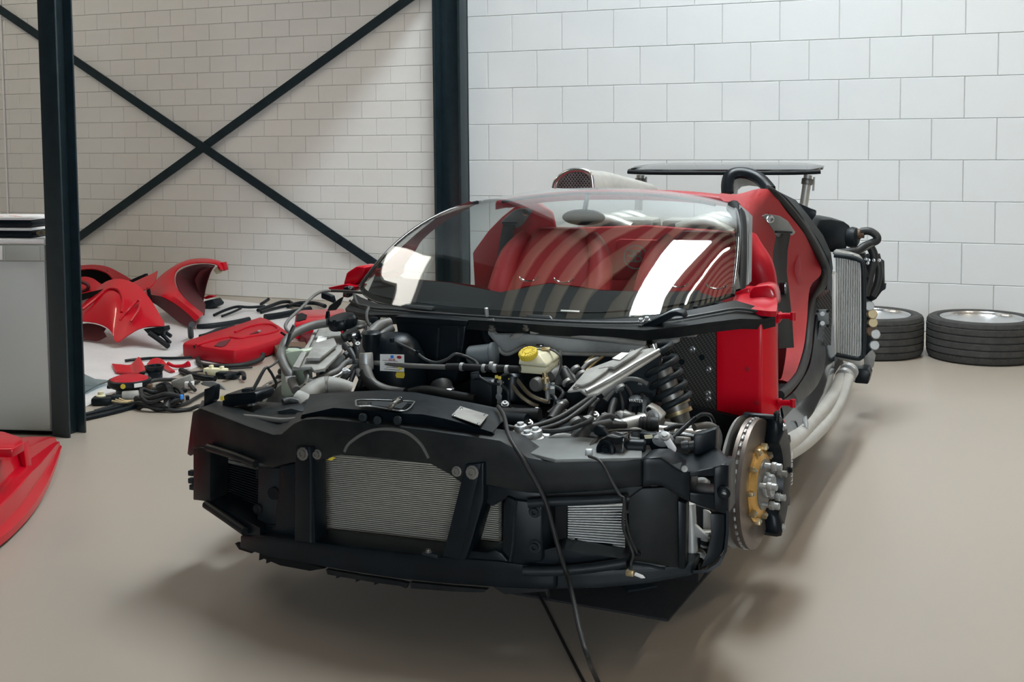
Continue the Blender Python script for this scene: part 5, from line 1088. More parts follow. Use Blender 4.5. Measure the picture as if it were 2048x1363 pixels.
for x, y, yy, sx, sy, sz, m_ in ((702, 700, .06, .04, .03, .03, 'blk'), (720, 648, .22, .03, .03, .03, 'alu_dusty'), (752, 642, .24, .04, .03, .03, 'blk_mid'), (770, 640, .24, .03, .03, .02, 'cream'), (648, 744, -.1, .03, .025, .03, 'blk_gloss'), (626, 762, -.18, .03, .03, .02, 'alu'), (950, 750, .0, .03, .03, .02, 'blk_mid'), (1026, 826, -.06, .03, .03, .03, 'steel_dk'), (1104, 784, .02, .03, .02, .04, 'greypaint'), (1116, 806, -.03, .03, .02, .02, 'blk'), (1190, 710, .2, .03, .03, .02, 'alu_dusty'), (1212, 836, -.12, .03, .03, .03, 'steel_dk'), (1180, 840, -.2, .04, .03, .02, 'alu_dusty'), (1204, 852, -.28, .03, .03, .02, 'brass'), (1258, 830, -.04, .04, .03, .02, 'silverpaint'), (1284, 836, -.06, .03, .03, .03, 'steel_dk'), (1366, 880, -.3, .05, .03, .02, 'alu_dusty'), (1408, 878, -.16, .05, .04, .02, 'silverpaint'), (1236, 848, -.2, .03, .02, .03, 'alu'), (1090, 872, -.44, .03, .03, .02, 'alu')):
    part('fitting', boxm(q(x, y, y=yy), (sx, sy, sz), RZ(.3+x*.01, .2), .004), m_)
for x, y, yy in ((1058, 846, -.2), (1130, 826, -.12), (1190, 830, -.1), (1316, 826, 0), (1344, 858, -.15), (716, 690, .06), (690, 742, -.04), (640, 756, -.12), (1010, 808, -.04), (1074, 822, -.08)):
    part('bolt', boltm(q(x, y, y=yy), (.2, -.5, .8), .009, .010), 'alu')
# ================================================================= THINGS AROUND THE CAR
def bar3(name, pts, r, m, label, cat, n=8, sub=5, rb=None, group=None):
    return tag(ob(name, tubem([w(a, b, Z=c) for a, b, c in pts], r, n, sub, rb=rb), m), label, cat, group)
# rubber mats and the stands on them
for pts, lb in ((((.67, -.28), (.13, -.25), (.14, .34), (.71, .30)), 'black rubber mat on the floor under the front of the car'), (((.78, 1.98), (.83, 2.57), (.25, 2.62), (.20, 2.03)), 'black rubber mat on the floor under the rear side of the car')):
    tag(ob('floor_mat', prismm([V((x, y, .0005))+ORG for x, y in pts], (0, 0, .008), bev=.002), 'mat_blk'), lb, 'mat')
for (x, y), lb in (((.50, -.05), 'small black jack stand on the front rubber mat'), ((.55, 2.25), 'small black jack stand on the rear rubber mat')):
    t = thing('jack_stand', lb, 'jack stand', V((x, y, .0085))+ORG)
    ob('foot', lathem([(.075, 0), (.075, .006), (.055, .012), (.03, .03)], (0, 0, 0), (0, 0, 1), 4), 'blk_mid', t)
    ob('post', lathem([(.024, .02), (.024, .17)], (0, 0, 0), (0, 0, 1), 14), 'blk_mid', t)
    ob('saddle', lathem([(.03, .165), (.05, .175), (.05, .1905), (0, .1905)], (0, 0, 0), (0, 0, 1), 16), 'blk_mid', t)
# cable draped over the nose to the floor
pts = [q(996, 812, y=-.39), q(1008, 838, y=-.47)+V((0, 0, .01)), q(1024, 878, y=-.62)+V((0, -.02, .012)), qn(1044, 916, -.02), qn(1064, 950, -.03), qn(1090, 1000, -.045), qn(1104, 1048, -.05), qn(1118, 1100, -.06), qn(1136, 1156, -.075), q(1148, 1205, y=-.86), q(1160, 1262, y=-.98), q(1178, 1320, y=-1.05), q(1196, 1363, z=.006), q(1225, 1420, z=.006), q(1270, 1480, z=.006)]
tag(ob('power_cable', tubem([p+ORG for p in pts], .0062, 8, 6), 'rubber'), 'black cable draped over the nose of the car and down to the floor', 'cable')
tag(ob('power_cable', tubem([w(a, b, Z=.005) for a, b in ((1060, 1165), (1085, 1202), (1112, 1255), (1140, 1310), (1168, 1363), (1200, 1420))], .0045, 8, 4), 'rubber'), 'thin black cable lying straight on the floor in front of the car', 'cable')
# ---- wheels lying by the wall
def wheel(loc, rz, label):
    t = thing('wheel', label, 'wheel', loc, rz, 'wheels lying flat by the wall')
    prof = [(.262, .020, 0), (.275, .004, 0), (.31, 0, 0), (.328, .012, 0), (.336, .030, 1), (.3385, .048, 1)]
    z = .048
    for k, wdt in enumerate((.032, .034, .034, .032)):
        prof += [(.3385, z+.001, 0) if k else (.3385, z, 1), (.330, z+.003, 0), (.330, z+.008, 0), (.3395, z+.010, 0), (.3395, z+.010+wdt, 0)]; z += .010+wdt
    prof += [(.331, z+.003, 0), (.331, z+.008, 0), (.3375, z+.010, 1), (.336, z+.022, 1), (.328, z+.036, 0), (.31, z+.046, 0), (.275, z+.044, 0), (.262, z+.030, 0), (.258, z+.024, 0)]
    top = z+.044; n = 144; vs, fs = [], []
    for r, h, s in prof:
        for k in range(n):
            a = 2*math.pi*k/n; rr = r-(.006 if s and k % 2 else 0); vs.append((math.cos(a)*rr, math.sin(a)*rr, h))
    for i in range(len(prof)-1):
        for k in range(n): fs.append((i*n+k, i*n+(k+1) % n, (i+1)*n+(k+1) % n, (i+1)*n+k))
    ob('tyre', mesh('tyre', vs, fs, 30), 'tyre', t)
    rim = ob('rim', lathem([(.262, top-.02), (.256, top-.004), (.250, top-.004), (.243, top-.016), (.236, top-.05), (.23, top-.10), (.235, .02), (.258, .01)], (0, 0, 0), (0, 0, 1), 64), 'alu_bright', t)
    ob('hub', lathem([(.0, top-.03), (.04, top-.03), (.055, top-.036), (.075, top-.052), (.075, top-.09)], (0, 0, 0), (0, 0, 1), 32), 'alu_bright', t)
    sp = None
    for k in range(9):
        a = 2*math.pi*k/9; d = V((math.cos(a), math.sin(a), 0)); s_ = V((-d.y, d.x, 0))
        rows_ = [[d*r+s_*wd*u+V((0, 0, top+z_-abs(u)*.008)) for u in (-1, -.5, 0, .5, 1)] for r, wd, z_ in ((.06, .020, -.045), (.12, .016, -.036), (.18, .020, -.026), (.225, .038, -.020), (.243, .052, -.016))]
        ob('spoke', gridm(rows_, .018, (0, 0, -1), smooth=40), 'alu_bright', t)
        p = V((math.cos(a+.35), math.sin(a+.35), 0))
        ob('lug_cover', lathem([(.014, 0), (.014, .01), (.009, .014), (0, .014)], p*.10+V((0, 0, top-.06)), (0, 0, 1), 12), 'chrome', t)
    ob('barrel_floor', lathem([(.0, .03), (.232, .03), (.232, .036), (0, .036)], (0, 0, 0), (0, 0, 1), 40), 'steel_dk', t)
    return t
wheel((-.038, 8.089, .001), .2, 'rightmost of two silver wheels with black tyres lying flat by the block wall')
c2 = w(1752, 628, Z=.255); c1 = V((-.038, 8.089, .255)); c2 = c1+(c2-c1).normalized()*max(.69, (c2-c1).length); wheel((c2.x, c2.y, .001), .5, 'silver wheel with black tyre lying flat behind the car, left of the other wheel')
# ---- appliance and the cases on it
ap = thing('appliance', 'pale grey household appliance with control strip standing left of the steel column', 'appliance', (-4.531, 4.322, 0), .24)
ob('body', boxm((0, .155, .45), (.60, .29, .86), bev=.008), 'applwhite', ap)
ob('plinth', boxm((0, .16, .012), (.58, .26, .024)), 'blk_matt', ap)
ob('front_panel', boxm((0, .005, .445), (.596, .016, .83), bev=.004), 'applwhite', ap)
ob('worktop', boxm((0, .15, .955), (.605, .31, .022), bev=.006), 'whiteplast', ap)
cs = ob('control_strip', boxm((0, .012, .90), (.60, .03, .078), bev=.003), 'applgrey', ap)
ob('drawer_front', boxm((.19, -.006, .90), (.18, .01, .070), bev=.003), 'applgrey', ap)
ob('drawer_handle', boxm((.094, -.007, .90), (.012, .008, .07), bev=.002), 'applgrey', ap)
kp = ob('knob_panel', boxm((.02, -.006, .90), (.13, .01, .070), bev=.003), 'whiteplast', ap)
ob('knob', lathem([(.022, 0), (.022, .016), (.018, .02), (0, .02)], (.035, -.01, .90), (0, -1, 0), 20), 'whiteplast', ap)
for i, (z, lb) in enumerate(((.966, 'lower of two black carry cases with white rims on the grey appliance'), (1.018, 'upper of two black carry cases with white rims, red print on its lid'))):
    c = thing('carry_case', lb, 'case', (-4.56, 4.50, z), .18, 'black cases stacked on the appliance')
    ob('shell', boxm((0, 0, .020), (.40, .24, .040), bev=.016), 'blk', c)
    ob('lid', boxm((0, 0, .044), (.405, .245, .014), bev=.006), 'whiteplast', c)
    for x in (.02, .14): ob('latch', boxm((x-.14, -.122, .024), (.028, .008, .034), bev=.003), 'blk_gloss', c)
    if i:
        for k in range(3): ob('lid_print', boxm((-.02+.05*k, -.05+.03*(k % 2), .0512), (.035, .014, .001)), 'orange', c)
tl = thing('hand_tool', 'black hand tool with steel rivets lying in front of the carry cases', 'tool', (-4.37, 4.42, .968), .15)
ob('grip', tubem([(-.07, 0, .008), (-.03, .004, .012), (.02, .01, .02), (.06, .012, .022)], [.006, .008, .009, .011], 8, 4), 'blk_matt', tl)
ob('grip', tubem([(-.05, .03, .008), (0, .03, .012), (.05, .02, .02)], .007, 8, 4), 'blk_matt', tl)
ob('rivet', lathem([(.009, 0), (.009, .006), (0, .006)], (.062, .0, .024), (0, -1, .3), 12), 'brass', tl); ob('rivet', lathem([(.009, 0), (.009, .006), (0, .006)], (.098, .0, .026), (0, -1, .3), 12), 'brass', tl)
ob('jaw', boxm((.085, .012, .022), (.06, .02, .028), bev=.006), 'steel_dk', tl)
# ---- big red panel in the near left corner
Zs = lambda a, b, z: w(a, b, Z=z)
fp = thing('body_panel', 'large glossy red body panel with stepped edge lying at the near left corner', 'car panel', (0, 0, 0))
lip = spline([Zs(a, b, .02) for a, b in ((124, 893), (114, 925), (97, 970), (72, 1014), (40, 1052), (2, 1086), (-60, 1125), (-140, 1160))], 3)
rows_ = []
for off, z in ((0, .02), (.002, .040), (.030, .050), (.036, .055), (.046, .115), (.056, .120), (.100, .125), (.112, .130), (.130, .200), (.145, .206), (.26, .225), (.36, .235), (.50, .240)):
    rr3 = []
    for i, p in enumerate(lip):
        t = lip[min(i+1, len(lip)-1)]-lip[max(i-1, 0)]; n = V((0, 0, 1)).cross(t).normalized()
        if n.dot(V((-1, .3, 0))) < 0: n = -n
        k = min(1, .20+i/9)
        rr3.append(V((p.x+n.x*off*k, p.y+n.y*off*k, .02+(z-.02)*min(1, .25+i/10))))
    rows_.append(rr3)
ob('skin', gridm(rows_, .006, (0, 0, -1), smooth=35), 'red', fp)
ob('intake_lip', prismm([Zs(a, b, .300) for a, b in ((-80, 896), (25, 897), (48, 884), (40, 872), (10, 862), (-80, 850))], (0, 0, -.035), bev=.008), 'red', fp)
ob('intake_cheek', prismm([w(a, b, Y=3.62) for a, b in ((24, 900), (46, 886), (54, 944), (30, 952))], (-.02, .05, 0), bev=.004), 'red', fp)
ob('intake_mouth', prismm([w(a, b, Y=3.66) for a, b in ((-60, 905), (22, 902), (29, 950), (-60, 990))], (0, .03, 0)), 'red_dark', fp)
# ---- sheet of bubble foil and the panels on it
tag(ob('protective_foil', prismm([w(a, b, Z=.001) for a, b in ((150, 822), (150, 640), (300, 598), (430, 597), (560, 612), (650, 640), (600, 690), (555, 698), (470, 728), (400, 732), (350, 752), (300, 768), (250, 775), (205, 800))], (0, 0, .004)), 'foil'), 'crinkled whitish protective foil spread on the floor under the loose red panels', 'foil sheet')
def sheet(name, rows_, m, par, th=.008, smooth=50, sub=3):
    P_ = [spline([w(a, b, Y=c) for a, b, c in r], sub) for r in rows_]
    for r in P_:
        for p in r: p.z = max(p.z, .022)
    return ob(name, gridm(P_, th, None, smooth=smooth), m, par)
fa = thing('fender', 'bright red sculpted fender with black brackets, nearest of the loose panels on the foil', 'car panel', (0, 0, 0))
sheet('skin', (((150, 610, 6.95), (190, 580, 6.95), (211, 563, 6.95), (234, 557, 6.95), (255, 560, 6.95), (275, 570, 6.92), (290, 584, 6.86), (306, 606, 6.78), (329, 646, 6.62)),
               ((150, 620, 6.78), (190, 598, 6.78), (212, 586, 6.78), (232, 586, 6.76), (250, 592, 6.74), (268, 600, 6.72), (286, 612, 6.70), (304, 628, 6.66), (329, 648, 6.58)),
               ((150, 632, 6.62), (190, 622, 6.60), (213, 618, 6.58), (229, 624, 6.56), (245, 632, 6.55), (262, 634, 6.56), (282, 636, 6.58), (303, 642, 6.58), (329, 650, 6.56)),
               ((150, 640, 6.58), (190, 645, 6.54), (214, 655, 6.50), (224, 666, 6.46), (233, 684, 6.42), (255, 670, 6.46), (277, 657, 6.50), (301, 652, 6.54), (329, 652, 6.54))), 'red', fa)
ob('bulge_crease', tubem([w(a, b, Y=c) for a, b, c in ((165, 618, 6.64), (192, 597, 6.75), (218, 578, 6.82), (238, 580, 6.78), (246, 600, 6.70), (243, 625, 6.58))], .012, 8, 5), 'red', fa)
ob('bulge_crease', tubem([w(a, b, Y=c) for a, b, c in ((240, 640, 6.53), (258, 618, 6.60), (272, 603, 6.68), (280, 602, 6.68), (278, 618, 6.60), (262, 642, 6.52))], .010, 8, 5), 'red', fa)
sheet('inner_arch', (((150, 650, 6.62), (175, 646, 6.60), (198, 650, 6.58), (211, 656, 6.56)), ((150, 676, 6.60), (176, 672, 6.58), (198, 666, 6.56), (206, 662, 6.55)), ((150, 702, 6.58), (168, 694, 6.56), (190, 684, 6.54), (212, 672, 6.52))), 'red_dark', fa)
ob('window_slot', prismm([w(a, b, Y=6.86) for a, b in ((150, 604), (165, 600), (208, 582), (214, 576), (205, 578), (150, 590))], (0, .02, 0)), 'blk_matt', fa)
ob('bracket', prismm([w(a, b, Y=6.52) for a, b in ((286, 658), (328, 652), (330, 660), (318, 672), (296, 668))], (0, .06, 0), bev=.004), 'blk', fa)
ob('bracket_leg', tubem([w(300, 666, Y=6.52), w(320, 680, Y=6.50), w(336, 692, Y=6.48)], .02, 6, 1), 'blk', fa)
ob('bracket_leg', tubem([w(318, 664, Y=6.54), w(330, 674, Y=6.53), w(340, 685, Y=6.52)], .014, 6, 1), 'blk', fa)
ob('bracket_leg', tubem([w(326, 662, Y=6.6), w(336, 668, Y=6.62), w(342, 672, Y=6.62)], .014, 6, 1), 'blk', fa)
ft = thing('fender', 'dark red panel with long oval opening, lowest left among the loose panels', 'car panel', (0, 0, 0))
sheet('skin', (((140, 562, 7.1), (165, 553, 7.1), (185, 556, 7.1), (200, 566, 7.08), (214, 574, 7.05)), ((140, 585, 6.95), (165, 578, 6.95), (185, 576, 6.96), (200, 576, 6.97), (216, 577, 6.98)), ((140, 600, 6.88), (165, 594, 6.88), (185, 586, 6.9), (200, 580, 6.93), (214, 578, 6.97))), 'red_in', ft)
ob('oval_recess', tubem([w(a, b, Y=6.93) for a, b in ((140, 568), (162, 564), (174, 568), (177, 574), (168, 582), (140, 590))], .014, 8, 4), 'red_dark', ft)
fc_ = thing('fender', 'dark red arched panel with black opening at the back beside the wall', 'car panel', (0, 0, 0))
sheet('skin', (((140, 532, 8.25), (165, 530, 8.25), (190, 529, 8.25), (215, 533, 8.25), (240, 545, 8.25), (262, 558, 8.25)), ((140, 537, 8.1), (165, 535, 8.1), (188, 535, 8.1), (210, 540, 8.1), (228, 552, 8.1), (240, 562, 8.1)), ((140, 545, 8.0), (165, 538, 8.0), (188, 537, 8.0), (210, 543, 8.0), (222, 552, 8.0), (230, 565, 8.0))), 'red_in', fc_)
ob('opening', prismm([w(a, b, Y=8.08) for a, b in ((140, 545), (165, 537), (190, 536), (210, 542), (224, 554), (232, 566), (200, 575), (140, 575))], (0, .03, 0)), 'blk_matt', fc_)
ob('strip', prismm([w(a, b, Y=7.7) for a, b in ((255, 562), (290, 547), (292, 552), (262, 566))], (0, .03, 0)), 'blk', fc_)
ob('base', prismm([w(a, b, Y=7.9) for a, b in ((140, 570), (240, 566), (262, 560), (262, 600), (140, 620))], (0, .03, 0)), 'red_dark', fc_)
fs_ = thing('side_panel', 'short red panel with notched end propped between the two fenders', 'car panel', (0, 0, 0))
sheet('skin', (((262, 566, 7.55), (290, 553, 7.6), (306, 546, 7.62), (314, 541, 7.62)), ((268, 574, 7.45), (290, 566, 7.48), (304, 560, 7.5), (312, 555, 7.52)), ((276, 582, 7.38), (292, 578, 7.40), (302, 572, 7.42), (310, 562, 7.46))), 'red', fs_)
ob('prop', tubem([w(296, 575, Y=7.42), w(300, 600, Y=7.42), w(302, 640, Y=7.42), (lambda p: V((p.x, p.y, .006)))(w(304, 655, Y=7.42))], .015, 8, 2), 'blk', fs_)
fb_ = thing('fender', 'bright red rear fender with tall wheel-arch opening standing against the brick wall', 'car panel', (0, 0, 0))
O = ((450, 541, 8.2), (446, 530, 8.2), (438, 523, 8.2), (412, 518, 8.18), (380, 520, 8.1), (352, 531, 8.0), (325, 550, 7.9), (302, 574, 7.8), (291, 587, 7.7), (320, 592, 7.5), (352, 608, 7.4), (378, 628, 7.3), (392, 642, 7.25))
I = ((440, 540, 8.05), (436, 532, 8.05), (428, 528, 8.05), (412, 526, 8.0), (388, 527, 7.95), (364, 534, 7.88), (352, 544, 7.82), (349, 556, 7.75), (351, 568, 7.68), (358, 584, 7.58), (372, 601, 7.48), (390, 616, 7.40), (406, 629, 7.35))
Mi = tuple(((a[0]+b[0])/2, (a[1]+b[1])/2, (a[2]+b[2])/2-.05) for a, b in zip(O, I))
sheet('skin', (O, Mi, I), 'red', fb_)
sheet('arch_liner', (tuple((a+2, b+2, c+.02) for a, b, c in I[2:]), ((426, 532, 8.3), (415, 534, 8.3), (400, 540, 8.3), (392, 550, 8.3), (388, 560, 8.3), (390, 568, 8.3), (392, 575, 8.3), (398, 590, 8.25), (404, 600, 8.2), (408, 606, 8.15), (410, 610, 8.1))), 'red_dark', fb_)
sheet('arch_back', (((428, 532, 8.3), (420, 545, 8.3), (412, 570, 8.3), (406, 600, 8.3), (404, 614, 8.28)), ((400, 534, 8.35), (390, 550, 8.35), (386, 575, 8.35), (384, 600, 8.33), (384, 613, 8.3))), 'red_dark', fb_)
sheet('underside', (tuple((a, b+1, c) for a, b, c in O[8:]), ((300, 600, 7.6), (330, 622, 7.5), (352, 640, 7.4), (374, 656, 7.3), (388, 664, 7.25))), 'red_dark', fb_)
ob('clip', prismm([w(a, b, Y=8.1) for a, b in ((426, 540), (432, 534), (448, 540), (440, 546), (432, 548))], (0, .03, 0), bev=.004), 'cream', fb_)
ob('corner_tab', prismm([w(a, b, Y=8.1) for a, b in ((433, 526), (446, 524), (450, 540), (438, 545))], (0, .05, 0), bev=.004), 'red', fb_)
tag(ob('foot_block', prismm([w(a, b, Y=8.2) for a, b in ((408, 602), (424, 598), (432, 608), (430, 612), (409, 621))], (0, .12, 0), bev=.006), 'blk_mid'), 'dark wedge-shaped block on the floor at the foot of the rear fender', 'block')
tag(ob('trim_piece', prismm([w(a, b, Y=8.4) for a, b in ((404, 596), (416, 590), (426, 591), (426, 594), (412, 598))], (0, .05, 0), bev=.004), 'red'), 'small red trim piece against the wall foot beside the rear fender', 'trim')
# ---- door card
dc = thing('door_card', 'red padded inner door panel with oval pull recess lying on the foil', 'door panel', (0, 0, 0))
T = ((364, 684), (376, 678), (420, 664), (472, 648), (505, 637), (521, 632), (538, 637), (560, 650), (579, 664), (568, 671), (545, 680), (500, 693), (471, 699), (440, 697), (400, 690))
ob('pad', prismm([w(a, b, Z=.105) for a, b in T], (0, 0, -.10), bev=.022), 'red_in', dc)
ob('raised_edge', tubem([w(a, b, Z=.108) for a, b in ((392, 690), (420, 682), (455, 674), (480, 676), (500, 672), (530, 668), (552, 662), (556, 656), (545, 649), (520, 648), (490, 655), (470, 664))], .010, 8, 5), 'red_in', dc)
ob('pull_recess', prismm([w(a, b, Z=.1065) for a, b in ((428, 692), (438, 684), (462, 678), (452, 690), (444, 694))], (0, 0, .003)), 'red_dark', dc)
ob('handle_recess', prismm([w(a, b, Z=.1065) for a, b in ((500, 668), (515, 662), (522, 660), (516, 666))], (0, 0, .003)), 'red_dark', dc)
ob('handle_pin', lathem([(.012, 0), (.012, .008), (0, .01)], w(519, 663, Z=.108), (0, -.3, 1), 12), 'alu', dc)
e0 = w(384, 689, Z=.10); ob('speaker_slot', prismm([w(a, b, Y=e0.y-.005) for a, b in ((385, 690), (404, 693), (405, 700), (388, 698))], (.0, .02, 0), bev=.003), 'blk_matt', dc)
# second red card half hidden by the wing of the car
rc2 = thing('door_card', 'red door panel with dark opening lying behind the hose at the car corner', 'door panel', (0, 0, 0))
ob('pad', prismm([w(a, b, Z=.14) for a, b in ((592, 622), (604, 619), (655, 617), (690, 616), (690, 640), (640, 640), (606, 644), (588, 646))], (0, 0, -.12), bev=.02), 'red', rc2)
ob('opening', prismm([w(a, b, Z=.143) for a, b in ((594, 628), (604, 626), (614, 630), (612, 638), (598, 642), (592, 642))], (0, 0, .003)), 'blk_matt', rc2)
tag(ob('trim_piece', prismm([w(a, b, Z=.06) for a, b in ((600, 668), (618, 654), (636, 656), (630, 672), (612, 676))], (0, 0, -.05), bev=.008), 'red_dark'), 'dark red curved trim piece on the foil under the car hose', 'trim')
tag(ob('brown_bracket', prismm([w(a, b, Z=.07) for a, b in ((548, 690), (575, 682), (612, 683), (612, 700), (560, 708))], (0, 0, -.065), bev=.01), 'brown'), 'brown bracket on the floor behind the washer tank', 'bracket')
# ---- small red bits
sr_ = thing('trim_piece', 'jagged red trim piece like a folded leaf on the near edge of the foil', 'trim', (0, 0, 0))
sheet('leaf', (((224, 738, 5.9), (240, 732, 5.9), (262, 728, 5.9), (277, 713, 5.92), (285, 724, 5.9), (293, 738, 5.88)), ((232, 752, 5.7), (248, 752, 5.7), (268, 752, 5.7), (280, 745, 5.72), (288, 742, 5.75), (295, 740, 5.8))), 'red', sr_, .012)
ob('tab', prismm([w(a, b, Y=5.68) for a, b in ((274, 748), (286, 744), (288, 749), (276, 756))], (0, .03, 0), bev=.003), 'red', sr_)
sr2 = thing('trim_piece', 'arched red trim piece with a thin arm on the near edge of the foil', 'trim', (0, 0, 0))
sheet('arch', (((294, 728, 5.98), (302, 718, 6.0), (314, 715, 6.02), (324, 718, 6.0), (334, 728, 5.95), (350, 744, 5.85)), ((295, 738, 5.90), (304, 730, 5.94), (314, 726, 5.96), (320, 728, 5.94), (328, 738, 5.9), (340, 744, 5.84))), 'red', sr2, .012)
ob('arm', tubem([w(a, b, Y=c) for a, b, c in ((336, 726, 5.96), (346, 731, 5.95), (358, 732, 5.96), (368, 731, 5.97), (378, 727, 5.98))], [.012, .010, .012, .014, .022], 8, 4), 'red', sr2)
ob('leg', tubem([w(a, b, Y=c) for a, b, c in ((322, 722, 5.98), (318, 734, 5.92), (315, 742, 5.86))], .012, 8, 2), 'red', sr2)
# ---- loose black parts on the floor: every one apart
bar3('glass_strip', ((160, 790, .02), (200, 768, .02), (232, 758, .02)), .004, 'blk', 'thin black edge strip along the blue glass pane on the floor', 'strip', 6)
tag(ob('side_window', prismm([w(a, b, Z=.03) for a, b in ((150, 740), (170, 748), (190, 757), (222, 760), (200, 768), (160, 786), (150, 788))], (0, 0, -.006)), 'glass_blue'), 'bluish side window pane lying on the foil next to the steel column', 'window pane')
hrn = thing('speaker', 'round black speaker with red top and yellow dot on the foil', 'speaker', w(260, 792, Z=.001))
ob('basket', lathem([(.07, 0), (.075, .01), (.075, .045), (.10, .055), (.118, .07), (.118, .095), (.112, .10)], (0, 0, 0), (0, 0, 1), 28), 'blk', hrn)
ob('red_cone', lathem([(0, .108), (.07, .116), (.098, .106), (.105, .098), (.105, .09)], (0, 0, 0), (0, 0, 1), 28), 'red_in', hrn)
ob('ear', boxm((-.115, -.02, .05), (.04, .03, .02), RZ(.3), .005), 'blk', hrn); ob('ear', boxm((.115, .02, .06), (.04, .03, .03), RZ(.3), .005), 'brown', hrn)
vd = (CAM-w(260, 792, Z=0)); vd.z = 0; vd.normalize(); sd = V((-vd.y, vd.x, 0))
ob('yellow_dot', lathem([(.014, 0), (.014, .003), (0, .003)], vd*.117-sd*.035+V((0, 0, .082)), vd-sd*.3, 16), 'yellow', hrn)
ob('type_label', boxm(vd*.112+sd*.045+V((0, 0, .082)), (.046, .004, .022), Matrix((sd, -vd, V((0, 0, 1)))).transposed() @ Matrix.Rotation(.4, 3, 'Z')), 'paper', hrn)
ob('type_label', boxm(vd*.074+V((0, 0, .025)), (.03, .006, .018), Matrix((sd, -vd, V((0, 0, 1)))).transposed()), 'paper', hrn)
mt = thing('window_motor', 'small black motor with silver can and white knob on the foil', 'motor', w(206, 808, Z=.001), .5)
ob('gearbox', boxm((0, 0, .022), (.11, .09, .044), bev=.012), 'blk', mt); ob('knob', lathem([(.026, .04), (.026, .05), (.016, .055), (.016, .07), (0, .072)], (-.01, 0, 0), (0, 0, 1), 16), 'cream', mt)
ob('neck', boxm((.075, .01, .028), (.06, .05, .04), bev=.006), 'blk_mid', mt); ob('motor_can', lathem([(.028, 0), (.032, .006), (.032, .085), (.024, .09)], (.10, .012, .034), (1, .15, 0), 18), 'alu_dusty', mt)
cu_ = thing('cable_coil', 'bundle of black corrugated cable with blue plug on the bare floor', 'cable', w(312, 815, Z=.002))
for k in range(5):
    ob('cable_turn', tubem([V((math.cos(t)*(.10+.02*(k % 3))+.01*k, math.sin(t)*(.08+.012*(k % 2)), .012+.018*k+.015*math.sin(3*t+k))) for t in [2*math.pi*j/14 for j in range(14)]], .011, 8, 3, closed=True), 'rubber', cu_)
ob('sleeve', tubem([V((-.02, .04, .10)), V((.03, .05, .115)), V((.08, .02, .09)), V((.11, -.03, .06)), V((.12, -.07, .025))], .020, 10, 5), 'hose', cu_)
for k in range(14): ob('sleeve_ring', lathem([(.021, -.003), (.0235, 0), (.021, .003)], spline([V((-.02, .04, .10)), V((.03, .05, .115)), V((.08, .02, .09)), V((.11, -.03, .06)), V((.12, -.07, .025))], 5)[k+2], (.4, -.3, -.3), 10), 'blk_gloss', cu_)
ob('blue_plug', boxm((.15, .0, .07), (.05, .025, .025), RZ(.2), .005), 'blue', cu_)
for k in range(3): ob('bare_end', tubem([V((-.14, -.01-.02*k, .03)), V((-.18, -.03-.02*k, .03)), V((-.22, -.03-.03*k, .04))], .006, 6, 3), 'brass', cu_)
ob('tail', tubem([V((.12, -.07, .02)), V((.17, -.05, .01)), V((.22, .0, .01)), V((.26, .02, .025)), V((.28, .06, .02)), V((.36, .10, .015))], .011, 8, 5), 'rubber', cu_)
